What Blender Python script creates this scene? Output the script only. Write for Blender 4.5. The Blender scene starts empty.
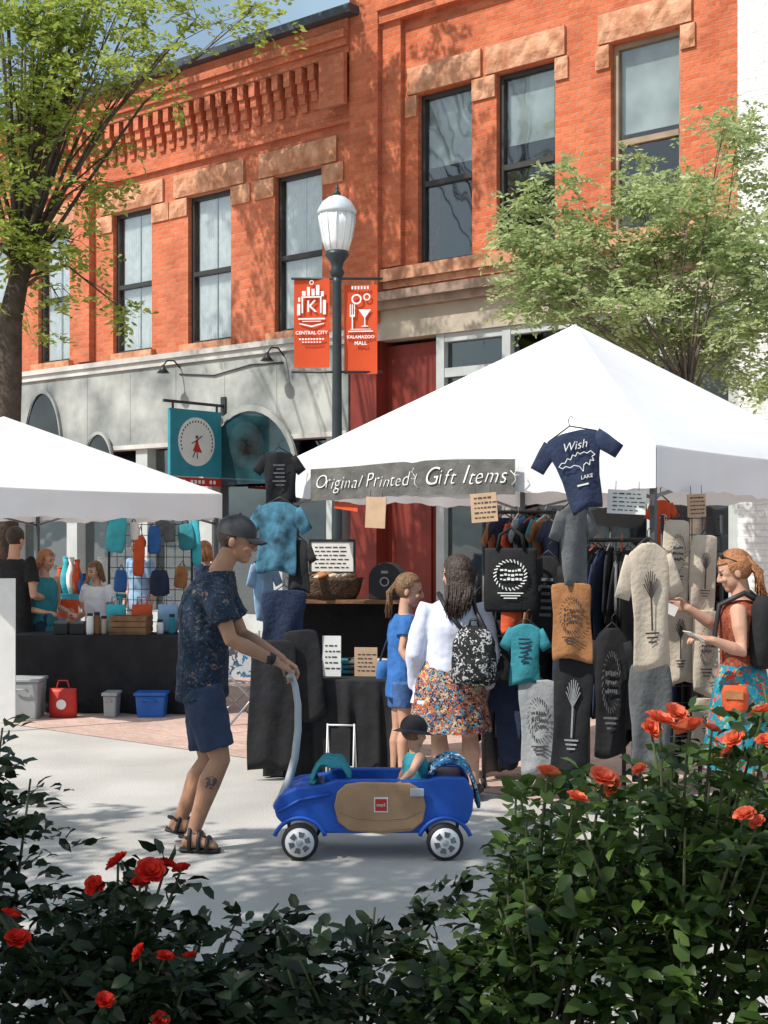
import bpy, bmesh, math, random
import numpy as np
from mathutils import Vector, Matrix, noise
R = math.radians
random.seed(11); rng = np.random.default_rng(5)
scene = bpy.context.scene
col = scene.collection
F, HZ, CH = 1400.0, 540.0, 1.62
V = Vector
def at(px, py, Y): return V(((px-384)/F*Y, Y, CH+(HZ-py)/F*Y))
def gnd(px, Y): return V(((px-384)/F*Y, Y, 0))
def lerp(a, b, t): return a*(1-t)+b*t

# ------------------------------------------------------------------ mesh builder
class MB:
    def __init__(s): s.v=[]; s.f=[]; s.m=[]
    def add(s, vs, fs, mi=0):
        o=len(s.v); s.v += [V(p) for p in vs]; s.f += [[i+o for i in f] for f in fs]; s.m += [mi]*len(fs)
    def box(s, c, d, mi=0, rz=0, M=None):
        x,y,z=d[0]/2,d[1]/2,d[2]/2
        vs=[V((a*x,b*y,e*z)) for e in(-1,1) for b in(-1,1) for a in(-1,1)]
        m=Matrix.Rotation(rz,3,'Z') if M is None else M
        s.add([m@p+V(c) for p in vs],[(0,2,3,1),(4,5,7,6),(0,1,5,4),(2,6,7,3),(0,4,6,2),(1,3,7,5)],mi)
    def bx(s,x0,x1,y0,y1,z0,z1,mi=0): s.box(((x0+x1)/2,(y0+y1)/2,(z0+z1)/2),(x1-x0,y1-y0,z1-z0),mi)
    def loft(s, rings, seg=12, mi=0, cap=True):
        vs=[];fs=[]
        for c,ax,ay in rings:
            for i in range(seg):
                a=2*math.pi*i/seg; vs.append(c+ax*math.cos(a)+ay*math.sin(a))
        for r in range(len(rings)-1):
            for i in range(seg):
                j=(i+1)%seg; fs.append((r*seg+i,r*seg+j,(r+1)*seg+j,(r+1)*seg+i))
        if cap:
            fs.append(tuple(range(seg-1,-1,-1))); n=(len(rings)-1)*seg; fs.append(tuple(range(n,n+seg)))
        s.add(vs,fs,mi)
    def tube(s, pts, rad, seg=10, mi=0, rnd=False):
        pts=[V(p) for p in pts]; n=len(pts)
        if not isinstance(rad,(list,tuple)): rad=[rad]*n
        rad=list(rad)
        if rnd:
            d0=(pts[0]-pts[1]).normalized(); d1=(pts[-1]-pts[-2]).normalized()
            pts=[pts[0]+d0*rad[0]*.85,pts[0]+d0*rad[0]*.5]+pts+[pts[-1]+d1*rad[-1]*.5,pts[-1]+d1*rad[-1]*.85]
            rad=[rad[0]*.45,rad[0]*.85]+rad+[rad[-1]*.85,rad[-1]*.45]; n=len(pts)
        t=(pts[1]-pts[0]).normalized(); up=V((0,0,1)) if abs(t.z)<.9 else V((1,0,0))
        x=t.cross(up).normalized(); rings=[]
        for i in range(n):
            if i==0: t=pts[1]-pts[0]
            elif i==n-1: t=pts[-1]-pts[-2]
            else: t=(pts[i+1]-pts[i]).normalized()+(pts[i]-pts[i-1]).normalized()
            t=t.normalized(); x=(x-t*x.dot(t)).normalized(); y=t.cross(x)
            rings.append((pts[i],x*rad[i],y*rad[i]))
        s.loft(rings,seg,mi)
    def ell(s, c, ax, ay, az, seg=16, rows=10, mi=0, keep=None):
        vs=[];fs=[]
        for r in range(rows+1):
            p=math.pi*r/rows
            for i in range(seg):
                a=2*math.pi*i/seg
                vs.append(c+ax*(math.sin(p)*math.cos(a))+ay*(math.sin(p)*math.sin(a))+az*math.cos(p))
        for r in range(rows):
            for i in range(seg):
                j=(i+1)%seg
                q=(r*seg+i,r*seg+j,(r+1)*seg+j,(r+1)*seg+i)
                if keep is None or keep((vs[q[0]]+vs[q[1]]+vs[q[2]]+vs[q[3]])/4): fs.append(q)
        s.add(vs,fs,mi)
    def sph(s,c,r,seg=12,rows=8,mi=0): s.ell(V(c),V((r,0,0)),V((0,r,0)),V((0,0,r)),seg,rows,mi)
    def lathe(s, prof, seg=20, c=(0,0,0), mi=0, M=None):
        c=V(c); m=M or Matrix.Identity(3)
        s.loft([(c+m@V((0,0,z)),m@V((r,0,0)),m@V((0,r,0))) for r,z in prof],seg,mi)
    def poly(s, pts, d, mi=0):
        n=len(pts); d=V(d); a=[V(p) for p in pts]
        s.add(a+[p+d for p in a],[tuple(range(n)),tuple(range(2*n-1,n-1,-1))]+[(i,(i+1)%n,n+(i+1)%n,n+i) for i in range(n)],mi)
    def ring(s, c, ro, ri, ux, uy, d, seg=28, mi=0):
        c=V(c);ux=V(ux);uy=V(uy);d=V(d);vs=[];fs=[]
        for i in range(seg):
            a=2*math.pi*i/seg; e=ux*math.cos(a)+uy*math.sin(a)
            vs += [c+e*ro,c+e*ri,c+e*ro+d,c+e*ri+d]
        for i in range(seg):
            a=i*4;b=((i+1)%seg)*4
            fs += [(a,b,b+1,a+1),(a+2,a+3,b+3,b+2),(a,a+2,b+2,b),(a+1,b+1,b+3,a+3)]
        s.add(vs,fs,mi)
    def disc(s, c, r, ux, uy, d, seg=24, mi=0):
        c=V(c);ux=V(ux);uy=V(uy)
        s.poly([c+(ux*math.cos(2*math.pi*i/seg)+uy*math.sin(2*math.pi*i/seg))*r for i in range(seg)],d,mi)
    def wall(s, x0,x1,z0,z1,ops,y=0,d=.25,mi=0):
        xs=sorted({x0,x1,*[o[0] for o in ops],*[o[1] for o in ops]}); zs=sorted({z0,z1,*[o[2] for o in ops],*[o[3] for o in ops]})
        for a,b in zip(xs,xs[1:]):
            for e,f in zip(zs,zs[1:]):
                mx,mz=(a+b)/2,(e+f)/2
                if any(o[0]<mx<o[1] and o[2]<mz<o[3] for o in ops): continue
                s.add([(a,y,e),(b,y,e),(b,y,f),(a,y,f)],[(0,1,2,3)],mi)
        for a,b,e,f in ops:
            s.add([(a,y,e),(b,y,e),(b,y,f),(a,y,f),(a,y+d,e),(b,y+d,e),(b,y+d,f),(a,y+d,f)],
                  [(0,4,5,1),(1,5,6,2),(2,6,7,3),(3,7,4,0)],mi)
    def build(s, name, mats, parent=None, smooth=True, org=None, recalc=True, bevel=0, loc=None, rz=0):
        if org is not None:
            o_=V(org); s.v=[p-o_ for p in s.v]
        me=bpy.data.meshes.new(name); me.from_pydata([tuple(p) for p in s.v],[],s.f)
        if not isinstance(mats,(list,tuple)): mats=[mats]
        for m in mats: me.materials.append(m)
        me.polygons.foreach_set('material_index',s.m); me.polygons.foreach_set('use_smooth',[smooth]*len(s.f))
        if recalc:
            bm=bmesh.new(); bm.from_mesh(me); bmesh.ops.recalc_face_normals(bm,faces=bm.faces); bm.to_mesh(me); bm.free()
        o=bpy.data.objects.new(name,me); col.objects.link(o)
        if parent: o.parent=parent
        if loc is not None: o.location=loc
        o.rotation_euler[2]=rz
        if bevel:
            b=o.modifiers.new('bevel','BEVEL'); b.width=bevel; b.segments=2; b.limit_method='ANGLE'
        return o

def tag(o,label,cat=None,group=None,kind=None):
    o['label']=label
    if cat: o['category']=cat
    if group: o['group']=group
    if kind: o['kind']=kind
    return o
def thing(name,label,cat,loc=(0,0,0),rz=0,group=None):
    o=bpy.data.objects.new(name,None); col.objects.link(o); o.location=loc; o.rotation_euler=(0,0,rz); o.empty_display_size=.2
    return tag(o,label,cat,group)
VT=Matrix.Rotation(R(90),4,'X')
def text(body,size,mat,parent,M,name='lettering',shear=0,ext=.0015,bold=0):
    cu=bpy.data.curves.new('t','FONT'); cu.body=body; cu.size=size; cu.align_x='CENTER'; cu.align_y='BOTTOM_BASELINE' if name=='letter' else 'CENTER'; cu.extrude=ext; cu.shear=shear; cu.offset=bold
    o=bpy.data.objects.new('t',cu); col.objects.link(o)
    dg=bpy.context.evaluated_depsgraph_get(); me=bpy.data.meshes.new_from_object(o.evaluated_get(dg))
    bpy.data.objects.remove(o); me.transform(M); me.name=name; me.materials.clear(); me.materials.append(mat)
    r=bpy.data.objects.new(name,me); col.objects.link(r); r.parent=parent
    return r

# ------------------------------------------------------------------ materials
def mk(name):
    m=bpy.data.materials.new(name); m.use_nodes=True; n=m.node_tree.nodes; return m,n,m.node_tree.links,n['Principled BSDF']
def c4(c): return (c[0],c[1],c[2],1)
def sc(c,k): return tuple(min(1,x*k) for x in c)
def pm(name,rgb,rough=.7,var=.2,scale=6.,bump=0.,bscale=60.,metal=0.,spec=.4,c2=None):
    m,n,l,b=mk(name)
    tc=n.new('ShaderNodeTexCoord'); nz=n.new('ShaderNodeTexNoise'); nz.inputs['Scale'].default_value=scale; nz.inputs['Detail'].default_value=6
    l.new(tc.outputs['Object'],nz.inputs['Vector'])
    rp=n.new('ShaderNodeValToRGB'); rp.color_ramp.elements[0].position=.32; rp.color_ramp.elements[1].position=.68
    rp.color_ramp.elements[0].color=c4(sc(rgb,1-var)); rp.color_ramp.elements[1].color=c4(c2 or sc(rgb,1+var))
    l.new(nz.outputs['Fac'],rp.inputs['Fac']); l.new(rp.outputs['Color'],b.inputs['Base Color'])
    b.inputs['Roughness'].default_value=rough; b.inputs['Metallic'].default_value=metal; b.inputs['Specular IOR Level'].default_value=spec
    if bump:
        n2=n.new('ShaderNodeTexNoise'); n2.inputs['Scale'].default_value=bscale; n2.inputs['Detail'].default_value=5; l.new(tc.outputs['Object'],n2.inputs['Vector'])
        bp=n.new('ShaderNodeBump'); bp.inputs['Strength'].default_value=bump; bp.inputs['Distance'].default_value=.02
        l.new(n2.outputs['Fac'],bp.inputs['Height']); l.new(bp.outputs['Normal'],b.inputs['Normal'])
    return m
def brickmat(name,c1,c2,mo,bw=.21,bh=.072,horiz=False,stain=.3):
    m,n,l,b=mk(name); tc=n.new('ShaderNodeTexCoord'); sp=n.new('ShaderNodeSeparateXYZ'); cb=n.new('ShaderNodeCombineXYZ')
    l.new(tc.outputs['Object'],sp.inputs[0])
    ad=n.new('ShaderNodeMath'); ad.operation='ADD'; l.new(sp.outputs['X'],ad.inputs[0])
    if horiz: ad.inputs[1].default_value=0; l.new(sp.outputs['Y'],cb.inputs['Y'])
    else: l.new(sp.outputs['Y'],ad.inputs[1]); l.new(sp.outputs['Z'],cb.inputs['Y'])
    l.new(ad.outputs[0],cb.inputs['X'])
    bt=n.new('ShaderNodeTexBrick'); bt.inputs['Scale'].default_value=1; bt.inputs['Brick Width'].default_value=bw; bt.inputs['Row Height'].default_value=bh
    bt.inputs['Mortar Size'].default_value=.006; bt.inputs['Mortar Smooth'].default_value=.3; bt.inputs['Bias'].default_value=-.1
    bt.inputs['Color1'].default_value=c4(c1); bt.inputs['Color2'].default_value=c4(c2); bt.inputs['Mortar'].default_value=c4(mo)
    l.new(cb.outputs[0],bt.inputs['Vector'])
    nz=n.new('ShaderNodeTexNoise'); nz.inputs['Scale'].default_value=1.3; nz.inputs['Detail'].default_value=8; nz.inputs['Roughness'].default_value=.65; l.new(tc.outputs['Object'],nz.inputs['Vector'])
    rp=n.new('ShaderNodeValToRGB'); rp.color_ramp.elements[0].position=.3; rp.color_ramp.elements[1].position=.7
    rp.color_ramp.elements[0].color=(1-stain,)*3+(1,); rp.color_ramp.elements[1].color=(1.1,1.1,1.1,1); l.new(nz.outputs['Fac'],rp.inputs['Fac'])
    mx=n.new('ShaderNodeMixRGB'); mx.blend_type='MULTIPLY'; mx.inputs[0].default_value=1; l.new(bt.outputs['Color'],mx.inputs[1]); l.new(rp.outputs['Color'],mx.inputs[2])
    l.new(mx.outputs[0],b.inputs['Base Color']); b.inputs['Roughness'].default_value=.85; b.inputs['Specular IOR Level'].default_value=.2
    n2=n.new('ShaderNodeTexNoise'); n2.inputs['Scale'].default_value=14; n2.inputs['Detail'].default_value=4; l.new(tc.outputs['Object'],n2.inputs['Vector'])
    m2=n.new('ShaderNodeMath'); m2.operation='SUBTRACT'; l.new(n2.outputs['Fac'],m2.inputs[0]); l.new(bt.outputs['Fac'],m2.inputs[1])
    bp=n.new('ShaderNodeBump'); bp.inputs['Strength'].default_value=.8; bp.inputs['Distance'].default_value=.025; l.new(m2.outputs[0],bp.inputs['Height']); l.new(bp.outputs['Normal'],b.inputs['Normal'])
    return m
def leafmat(name,c1,c2,trans=.4,rough=.5):
    m,n,l,b=mk(name); g=n.new('ShaderNodeNewGeometry'); rp=n.new('ShaderNodeValToRGB')
    rp.color_ramp.elements[0].color=c4(c1); rp.color_ramp.elements[1].color=c4(c2)
    l.new(g.outputs['Random Per Island'],rp.inputs['Fac']); l.new(rp.outputs['Color'],b.inputs['Base Color']); b.inputs['Roughness'].default_value=rough; b.inputs['Specular IOR Level'].default_value=.3
    t=n.new('ShaderNodeBsdfTranslucent'); l.new(rp.outputs['Color'],t.inputs['Color'])
    mx=n.new('ShaderNodeMixShader'); mx.inputs[0].default_value=trans; l.new(b.outputs[0],mx.inputs[1]); l.new(t.outputs[0],mx.inputs[2])
    l.new(mx.outputs[0],n['Material Output'].inputs[0]); return m
def clothmat(name,rgb,trans=.25,rough=.9,wr=.2):
    m=pm(name,rgb,rough,.03,3,wr,9); n=m.node_tree.nodes;l=m.node_tree.links
    t=n.new('ShaderNodeBsdfTranslucent'); t.inputs['Color'].default_value=c4(rgb); mx=n.new('ShaderNodeMixShader'); mx.inputs[0].default_value=trans
    l.new(n['Principled BSDF'].outputs[0],mx.inputs[1]); l.new(t.outputs[0],mx.inputs[2]); l.new(mx.outputs[0],n['Material Output'].inputs[0]); return m
def patmat(name,cols,scale=22.,rough=.85):
    m,n,l,b=mk(name); tc=n.new('ShaderNodeTexCoord'); nz=n.new('ShaderNodeTexNoise'); nz.inputs['Scale'].default_value=scale*.7; l.new(tc.outputs['Object'],nz.inputs['Vector'])
    vm=n.new('ShaderNodeMixRGB'); vm.inputs[0].default_value=.12; l.new(tc.outputs['Object'],vm.inputs[1]); l.new(nz.outputs['Color'],vm.inputs[2])
    vo=n.new('ShaderNodeTexVoronoi'); vo.inputs['Scale'].default_value=scale; l.new(vm.outputs[0],vo.inputs['Vector'])
    sp=n.new('ShaderNodeSeparateColor'); l.new(vo.outputs['Color'],sp.inputs[0])
    rp=n.new('ShaderNodeValToRGB'); rp.color_ramp.interpolation='CONSTANT'; e=rp.color_ramp.elements
    e[0].color=c4(cols[0][1]); e[0].position=0; e[1].color=c4(cols[1][1]); e[1].position=cols[1][0]
    for p,c in cols[2:]:
        q=e.new(p); q.color=c4(c)
    l.new(sp.outputs[0],rp.inputs['Fac']); l.new(rp.outputs['Color'],b.inputs['Base Color']); b.inputs['Roughness'].default_value=rough; b.inputs['Specular IOR Level'].default_value=.15
    return m
def glassmat(name,tint=(.5,.55,.55),refl=.35):
    m,n,l,b=mk(name); t=n.new('ShaderNodeBsdfTransparent'); t.inputs[0].default_value=c4(tint); g=n.new('ShaderNodeBsdfGlossy'); g.inputs['Roughness'].default_value=.04; g.inputs['Color'].default_value=(.85,.9,.92,1)
    tc=n.new('ShaderNodeTexCoord'); nz=n.new('ShaderNodeTexNoise'); nz.inputs['Scale'].default_value=1.2; l.new(tc.outputs['Object'],nz.inputs['Vector'])
    bp=n.new('ShaderNodeBump'); bp.inputs['Strength'].default_value=.25; bp.inputs['Distance'].default_value=.05; l.new(nz.outputs['Fac'],bp.inputs['Height']); l.new(bp.outputs[0],g.inputs['Normal'])
    fr=n.new('ShaderNodeLayerWeight'); fr.inputs['Blend'].default_value=refl; mx=n.new('ShaderNodeMixShader')
    l.new(fr.outputs['Facing'],mx.inputs[0]); l.new(t.outputs[0],mx.inputs[1]); l.new(g.outputs[0],mx.inputs[2]); l.new(mx.outputs[0],n['Material Output'].inputs[0]); return m

BRICK=brickmat('brick',(.56,.135,.058),(.70,.20,.095),(.54,.26,.17),stain=.36)
BRICKB=brickmat('brick_left',(.57,.15,.07),(.69,.21,.11),(.56,.28,.18),stain=.36)
WHITEBRICK=brickmat('white_brick',(.72,.72,.70),(.75,.75,.73),(.68,.68,.66),stain=.1)
PAVE=brickmat('paving_brick',(.52,.35,.29),(.60,.41,.34),(.53,.47,.42),.21,.11,True,.2)
STONE=pm('rough_stone',(.52,.21,.105),.9,.25,6,1.0,16,c2=(.68,.36,.22))
STONE2=pm('brown_stone',(.30,.21,.16),.9,.25,5,.6,20)
CONC=pm('concrete',(.44,.415,.385),.9,.17,.9,.3,70)
SOIL=pm('soil',(.05,.035,.025),.95,.3,8,.8,30)
FASC=pm('weathered_fascia',(.26,.285,.28),.75,.45,1.6,.25,8,c2=(.45,.46,.43))
FASCL=pm('fascia_light',(.48,.47,.44),.75,.25,2,.2,10)
BEIGE=pm('beige_fascia',(.42,.36,.28),.8,.15,2,.2,20)
REDP=pm('red_paint',(.19,.024,.015),.6,.25,2,.1,20)
PALEFR=pm('pale_frame',(.42,.45,.44),.6,.1,4)
DKFR=pm('dark_frame',(.035,.035,.032),.5,.2,4)
TANFR=pm('tan_frame',(.30,.22,.15),.6,.2,4)
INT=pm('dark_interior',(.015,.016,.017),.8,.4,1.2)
CURT=pm('curtain',(.82,.82,.80),.9,.1,9,.3,14)
REFLGREY=pm('grey_reflection',(.34,.38,.37),.9,.35,1.8)  # mottled grey of window reflections, as a colour
GLASS=glassmat('window_glass',(.93,.95,.95),.2)
SGLASS=glassmat('shop_glass',(.5,.55,.55),.33)
COPE=pm('dark_coping',(.05,.06,.07),.5,.2,3)
WHITE=clothmat('white_canopy',(.87,.87,.88),.22)
METW=pm('white_metal',(.7,.7,.7),.4,.05,4)
GREYM=pm('grey_metal',(.30,.31,.32),.35,.1,6,metal=.6)
DKM=pm('dark_grey_metal',(.10,.10,.105),.4,.2,6,metal=.4)
BLKM=pm('black_metal',(.03,.03,.032),.4,.2,6)
POLEM=pm('lamp_pole_paint',(.028,.038,.042),.4,.2,4)
LAMPCAP=pm('lamp_cap',(.62,.67,.70),.35,.1,6,metal=.1)
GLOBE=pm('lamp_globe',(.88,.88,.85),.2,.04,4)
ORANGE=clothmat('orange_banner',(.70,.09,.028),.15)
WPAINT=pm('white_print',(.8,.8,.78),.7,.05,8)
BLACKC=pm('black_cloth',(.014,.014,.016),.9,.4,5,.5,14)
BLACK=pm('black_plastic',(.02,.02,.022),.5,.2,6)
SKIN=pm('skin',(.54,.30,.205),.55,.10,14,.05,90)
SKIND=pm('tanned_skin',(.40,.205,.125),.55,.12,14,.05,90)
EYE=pm('eye_dark',(.03,.02,.018),.3,.1,8)
LIP=pm('lip',(.42,.15,.12),.5,.1,8)
INK=pm('tattoo_ink',(.10,.07,.07),.6,.3,30)
HAIRD=pm('dark_hair',(.040,.024,.017),.5,.5,30,.6,60)
HAIRB=pm('brown_hair',(.16,.085,.04),.55,.4,30,.6,60)
HAIRR=pm('red_hair',(.34,.14,.055),.55,.4,30,.6,60)
SHIRTM=patmat('printed_navy_shirt',[(0,(.018,.028,.05)),(.55,(.026,.04,.064)),(.84,(.06,.09,.115)),(.94,(.18,.12,.09))],62)
NAVY=pm('navy_fabric',(.022,.034,.075),.9,.25,8,.4,40)
SHORTM=pm('navy_shorts',(.028,.042,.085),.9,.2,8,.4,30)
CAPM=pm('cap_fabric',(.045,.046,.05),.85,.2,20,.2,80)
TEAL=pm('teal_fabric',(.03,.22,.27),.85,.2,8,.3,30)
AQUA=pm('aqua_fabric',(.05,.42,.50),.85,.2,8,.3,30)
BLUE=pm('blue_fabric',(.03,.13,.38),.85,.2,8,.3,30)
SKYB=pm('pale_blue_fabric',(.26,.40,.56),.85,.15,8,.3,30)
DENIM=pm('light_denim',(.16,.24,.38),.9,.2,20,.3,60)
DENIMB=pm('blue_denim',(.05,.11,.27),.9,.2,20,.3,60)
WHITEC=pm('white_fabric',(.74,.74,.78),.9,.06,8,.4,22)
LAV=pm('lavender_white_fabric',(.66,.69,.82),.9,.06,8,.25,16)
SKIRTM=patmat('colourful_skirt',[(0,(.50,.12,.03)),(.3,(.03,.10,.18)),(.48,(.62,.45,.28)),(.6,(.02,.02,.04)),(.85,(.12,.28,.36))],58)
SKIRT2=patmat('teal_red_skirt',[(0,(.02,.2,.26)),(.55,(.05,.3,.35)),(.75,(.55,.06,.03)),(.9,(.6,.3,.1))],34)
BAGP=patmat('black_white_pattern',[(0,(.02,.02,.022)),(.6,(.5,.5,.5)),(.75,(.03,.03,.03))],52)
TIEDYE=pm('blue_dye',(.025,.07,.12),.9,.6,9,.3,30,c2=(.08,.25,.36))
TOWELP=patmat('patterned_towel',[(0,(.03,.12,.3)),(.4,(.45,.5,.55)),(.6,(.03,.25,.3)),(.8,(.02,.03,.08))],44)
GREYC=pm('grey_fabric',(.13,.135,.14),.9,.2,10,.3,40)
GREYL=pm('light_grey_fabric',(.30,.31,.32),.9,.15,10,.3,40)
RUST=pm('rust_fabric',(.34,.15,.06),.9,.25,10,.3,40)
NAT=pm('natural_fabric',(.54,.455,.36),.9,.12,10,.3,40)
ORF=pm('orange_fabric',(.6,.09,.03),.9,.15,10,.3,40)
KRAFT=pm('kraft_paper',(.50,.34,.22),.85,.12,10)
PAPER=pm('white_paper',(.78,.77,.74),.8,.05,10)
INKD=pm('dark_print',(.06,.05,.05),.8,.2,20)
WBLUE=pm('wagon_blue',(.014,.085,.42),.42,.15,5,.05,60)
WTAN=pm('wagon_tan',(.40,.24,.135),.5,.18,5,.1,50)
WGREY=pm('wagon_grey',(.42,.44,.48),.45,.08,6)
RIMW=pm('wheel_white',(.72,.72,.74),.4,.05,6)
TYRE=pm('tyre_black',(.018,.018,.02),.7,.2,20)
RED=pm('red_plastic',(.50,.03,.02),.5,.1,6)
WOOD=pm('brown_wood',(.22,.11,.05),.7,.35,9,.3,30)
WICK=pm('wicker',(.10,.055,.03),.8,.5,40,.8,60)
COOL=pm('cooler_blue',(.02,.12,.45),.45,.1,6)
BINM=pm('grey_bin',(.33,.35,.36),.5,.1,6)
BARK=pm('bark',(.085,.06,.045),.95,.35,7,1.0,22)
BARKL=pm('grey_bark',(.14,.115,.09),.95,.3,9,.8,25)
SIGNT=pm('sign_teal',(.03,.25,.32),.6,.08,5)
SIGNW=pm('sign_white',(.75,.76,.72),.6,.05,5)
LEAFR=leafmat('leaf_pale',(.25,.34,.12),(.58,.64,.34),.45)
LEAFL=leafmat('leaf_yellow_green',(.20,.29,.04),(.50,.56,.14),.5)
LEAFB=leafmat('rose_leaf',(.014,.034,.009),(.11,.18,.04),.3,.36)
LEAFSH=leafmat('rose_leaf_shaded',(.007,.015,.007),(.028,.05,.017),.2,.45)  # rose leaf with tree shade put into its colour, for the left bushes
CANE=pm('rose_cane',(.06,.07,.03),.8,.3,20)
ROSEO=leafmat('rose_orange',(.80,.12,.05),(.92,.26,.14),.3,.6)
ROSER=leafmat('rose_red',(.58,.014,.012),(.78,.045,.02),.3,.6)

# ------------------------------------------------------------------ camera, light
cam=bpy.data.cameras.new('camera'); co=bpy.data.objects.new('camera',cam); col.objects.link(co); scene.camera=co
cam.sensor_fit='VERTICAL'; cam.sensor_height=36; cam.sensor_width=27; cam.lens=36*F/1024; cam.shift_y=(HZ-512)/1024; cam.clip_end=2000
co.location=(0,0,CH); co.rotation_euler=(R(90),0,0)
scene.view_settings.view_transform='Standard'; scene.view_settings.look='None'; scene.view_settings.exposure=0
EL=R(49); hx,hy=-.86,-.51
sun=bpy.data.lights.new('sun','SUN'); so=bpy.data.objects.new('sun',sun); col.objects.link(so)
sun.energy=5.0; sun.angle=R(.5); sun.color=(1,.96,.89)
d=V((-hx*math.cos(EL),-hy*math.cos(EL),-math.sin(EL))); so.rotation_euler=d.to_track_quat('-Z','Y').to_euler(); so.location=(-10,-5,20)
w=bpy.data.worlds.new('World'); scene.world=w; w.use_nodes=True; wn=w.node_tree.nodes; wl=w.node_tree.links
sky=wn.new('ShaderNodeTexSky'); sky.sky_type='NISHITA'; sky.sun_disc=False; sky.sun_elevation=EL; sky.sun_rotation=math.atan2(hx,hy)%(2*math.pi); sky.dust_density=3.0
# thin bright haze clouds over the clear sky
wt=wn.new('ShaderNodeTexCoord'); wz=wn.new('ShaderNodeTexNoise'); wz.inputs['Scale'].default_value=3.5; wz.inputs['Detail'].default_value=6; wl.new(wt.outputs['Generated'],wz.inputs['Vector'])
wr0=wn.new('ShaderNodeMapRange'); wr0.inputs['From Min'].default_value=.3; wr0.inputs['From Max'].default_value=.7; wr0.inputs['To Min'].default_value=.2; wr0.inputs['To Max'].default_value=.65; wl.new(wz.outputs['Fac'],wr0.inputs['Value'])
wm=wn.new('ShaderNodeMixRGB'); wm.inputs[2].default_value=(4.9,6.9,8.2,1); wl.new(wr0.outputs[0],wm.inputs[0]); wl.new(sky.outputs[0],wm.inputs[1])
wl.new(wm.outputs[0],wn['Background'].inputs[0]); wn['Background'].inputs[1].default_value=.125

# ------------------------------------------------------------------ ground
TH=math.atan2(-.644,.765)
def P(s,y=0): return V((.75+.765*s+.644*y, 18.7-.644*s+.765*y, 0))
m=MB(); m.add([(-300,-100,0),(300,-100,0),(300,500,0),(-300,500,0)],[(0,1,2,3)])
tag(m.build('ground',CONC,None,False),'pale concrete street surface running through the market','ground',kind='structure')
m=MB(); m.add([(-40,-7.5,0),(40,-7.5,0),(40,.3,0),(-40,.3,0)],[(0,1,2,3)])
o=m.build('pavement',PAVE,None,False); o.location=P(0)+V((0,0,.004)); o.rotation_euler[2]=TH
tag(o,'reddish brick paving between the tents and the shops','pavement',kind='structure')
m=MB(); m.add([(-6,1.5,.004),(6,1.5,.004),(6,4.35,.004),(-6,4.35,.004)],[(0,1,2,3)])
tag(m.build('soil',SOIL,None,False),'dark planting bed under the rose bushes','soil',kind='structure')

# ------------------------------------------------------------------ buildings
def window(par,org,x0,x1,z0,z1,fm,kind):
    t=.06; f=MB()
    f.bx(x0,x0+t,.08,.18,z0,z1); f.bx(x1-t,x1,.08,.18,z0,z1); f.bx(x0+t,x1-t,.08,.18,z1-t,z1); f.bx(x0+t,x1-t,.08,.18,z0,z0+t)
    zm=(z0+z1)/2-.05; f.bx(x0+t,x1-t,.07,.17,zm-.035,zm+.035)
    wo=f.build('window',fm,par,False,org)
    for a,b in((z0+t,zm-.035),(zm+.035,z1-t)):
        q=MB(); q.bx(x0+t,x1-t,.12,.128,a,b); q.build('pane',GLASS,wo,False,org)
    q=MB(); q.bx(x0-.1,x1+.1,.62,.64,z0-.1,z1+.1); q.build('dark_room',INT,wo,False,org)
    if kind=='curtain':
        n=44; fr_=random.uniform(.40,.47)
        for (a,b) in((x0+t,x0+t+(x1-x0)*fr_),(x1-t-(x1-x0)*fr_,x1-t)):
            q=MB(); vs=[];fs=[]
            for i in range(n+1):
                x=a+(b-a)*i/n; y=.19+.018*math.sin(i*1.3); vs+=[(x,y,z0+.05+.02*math.sin(i*.4)),(x,y,z1-.05)]
            for i in range(n): fs.append((2*i,2*i+2,2*i+3,2*i+1))
            q.add(vs,fs); q.build('curtain',CURT,wo,True,org)
    else:
        q=MB(); q.bx(x0+t,x1-t,.19,.2,zm+random.uniform(.1,.4),z1-t); q.build('reflection_sheet',REFLGREY,wo,False,org)  # grey sheet stands in for reflections in the upper pane
def rough_block(mb,x0,x1,y0,y1,z0,z1,n=6):
    nx=max(3,int((x1-x0)/.09)); nz=max(3,int((z1-z0)/.09)); vs=[];fs=[]
    for j in range(nz+1):
        for i in range(nx+1):
            e=(i in(0,nx)) or (j in(0,nz)); vs.append((x0+(x1-x0)*i/nx,y0+(.02 if e else random.uniform(-.02,.015)),z0+(z1-z0)*j/nz))
    for j in range(nz):
        for i in range(nx):
            a=j*(nx+1)+i; fs.append((a,a+1,a+nx+2,a+nx+1))
    mb.add(vs,fs)
    y=y0+.02
    mb.add([(x0,y,z0),(x1,y,z0),(x1,y,z1),(x0,y,z1),(x0,y1,z0),(x1,y1,z0),(x1,y1,z1),(x0,y1,z1)],[(0,4,5,1),(1,5,6,2),(2,6,7,3),(3,7,4,0)])

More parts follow.
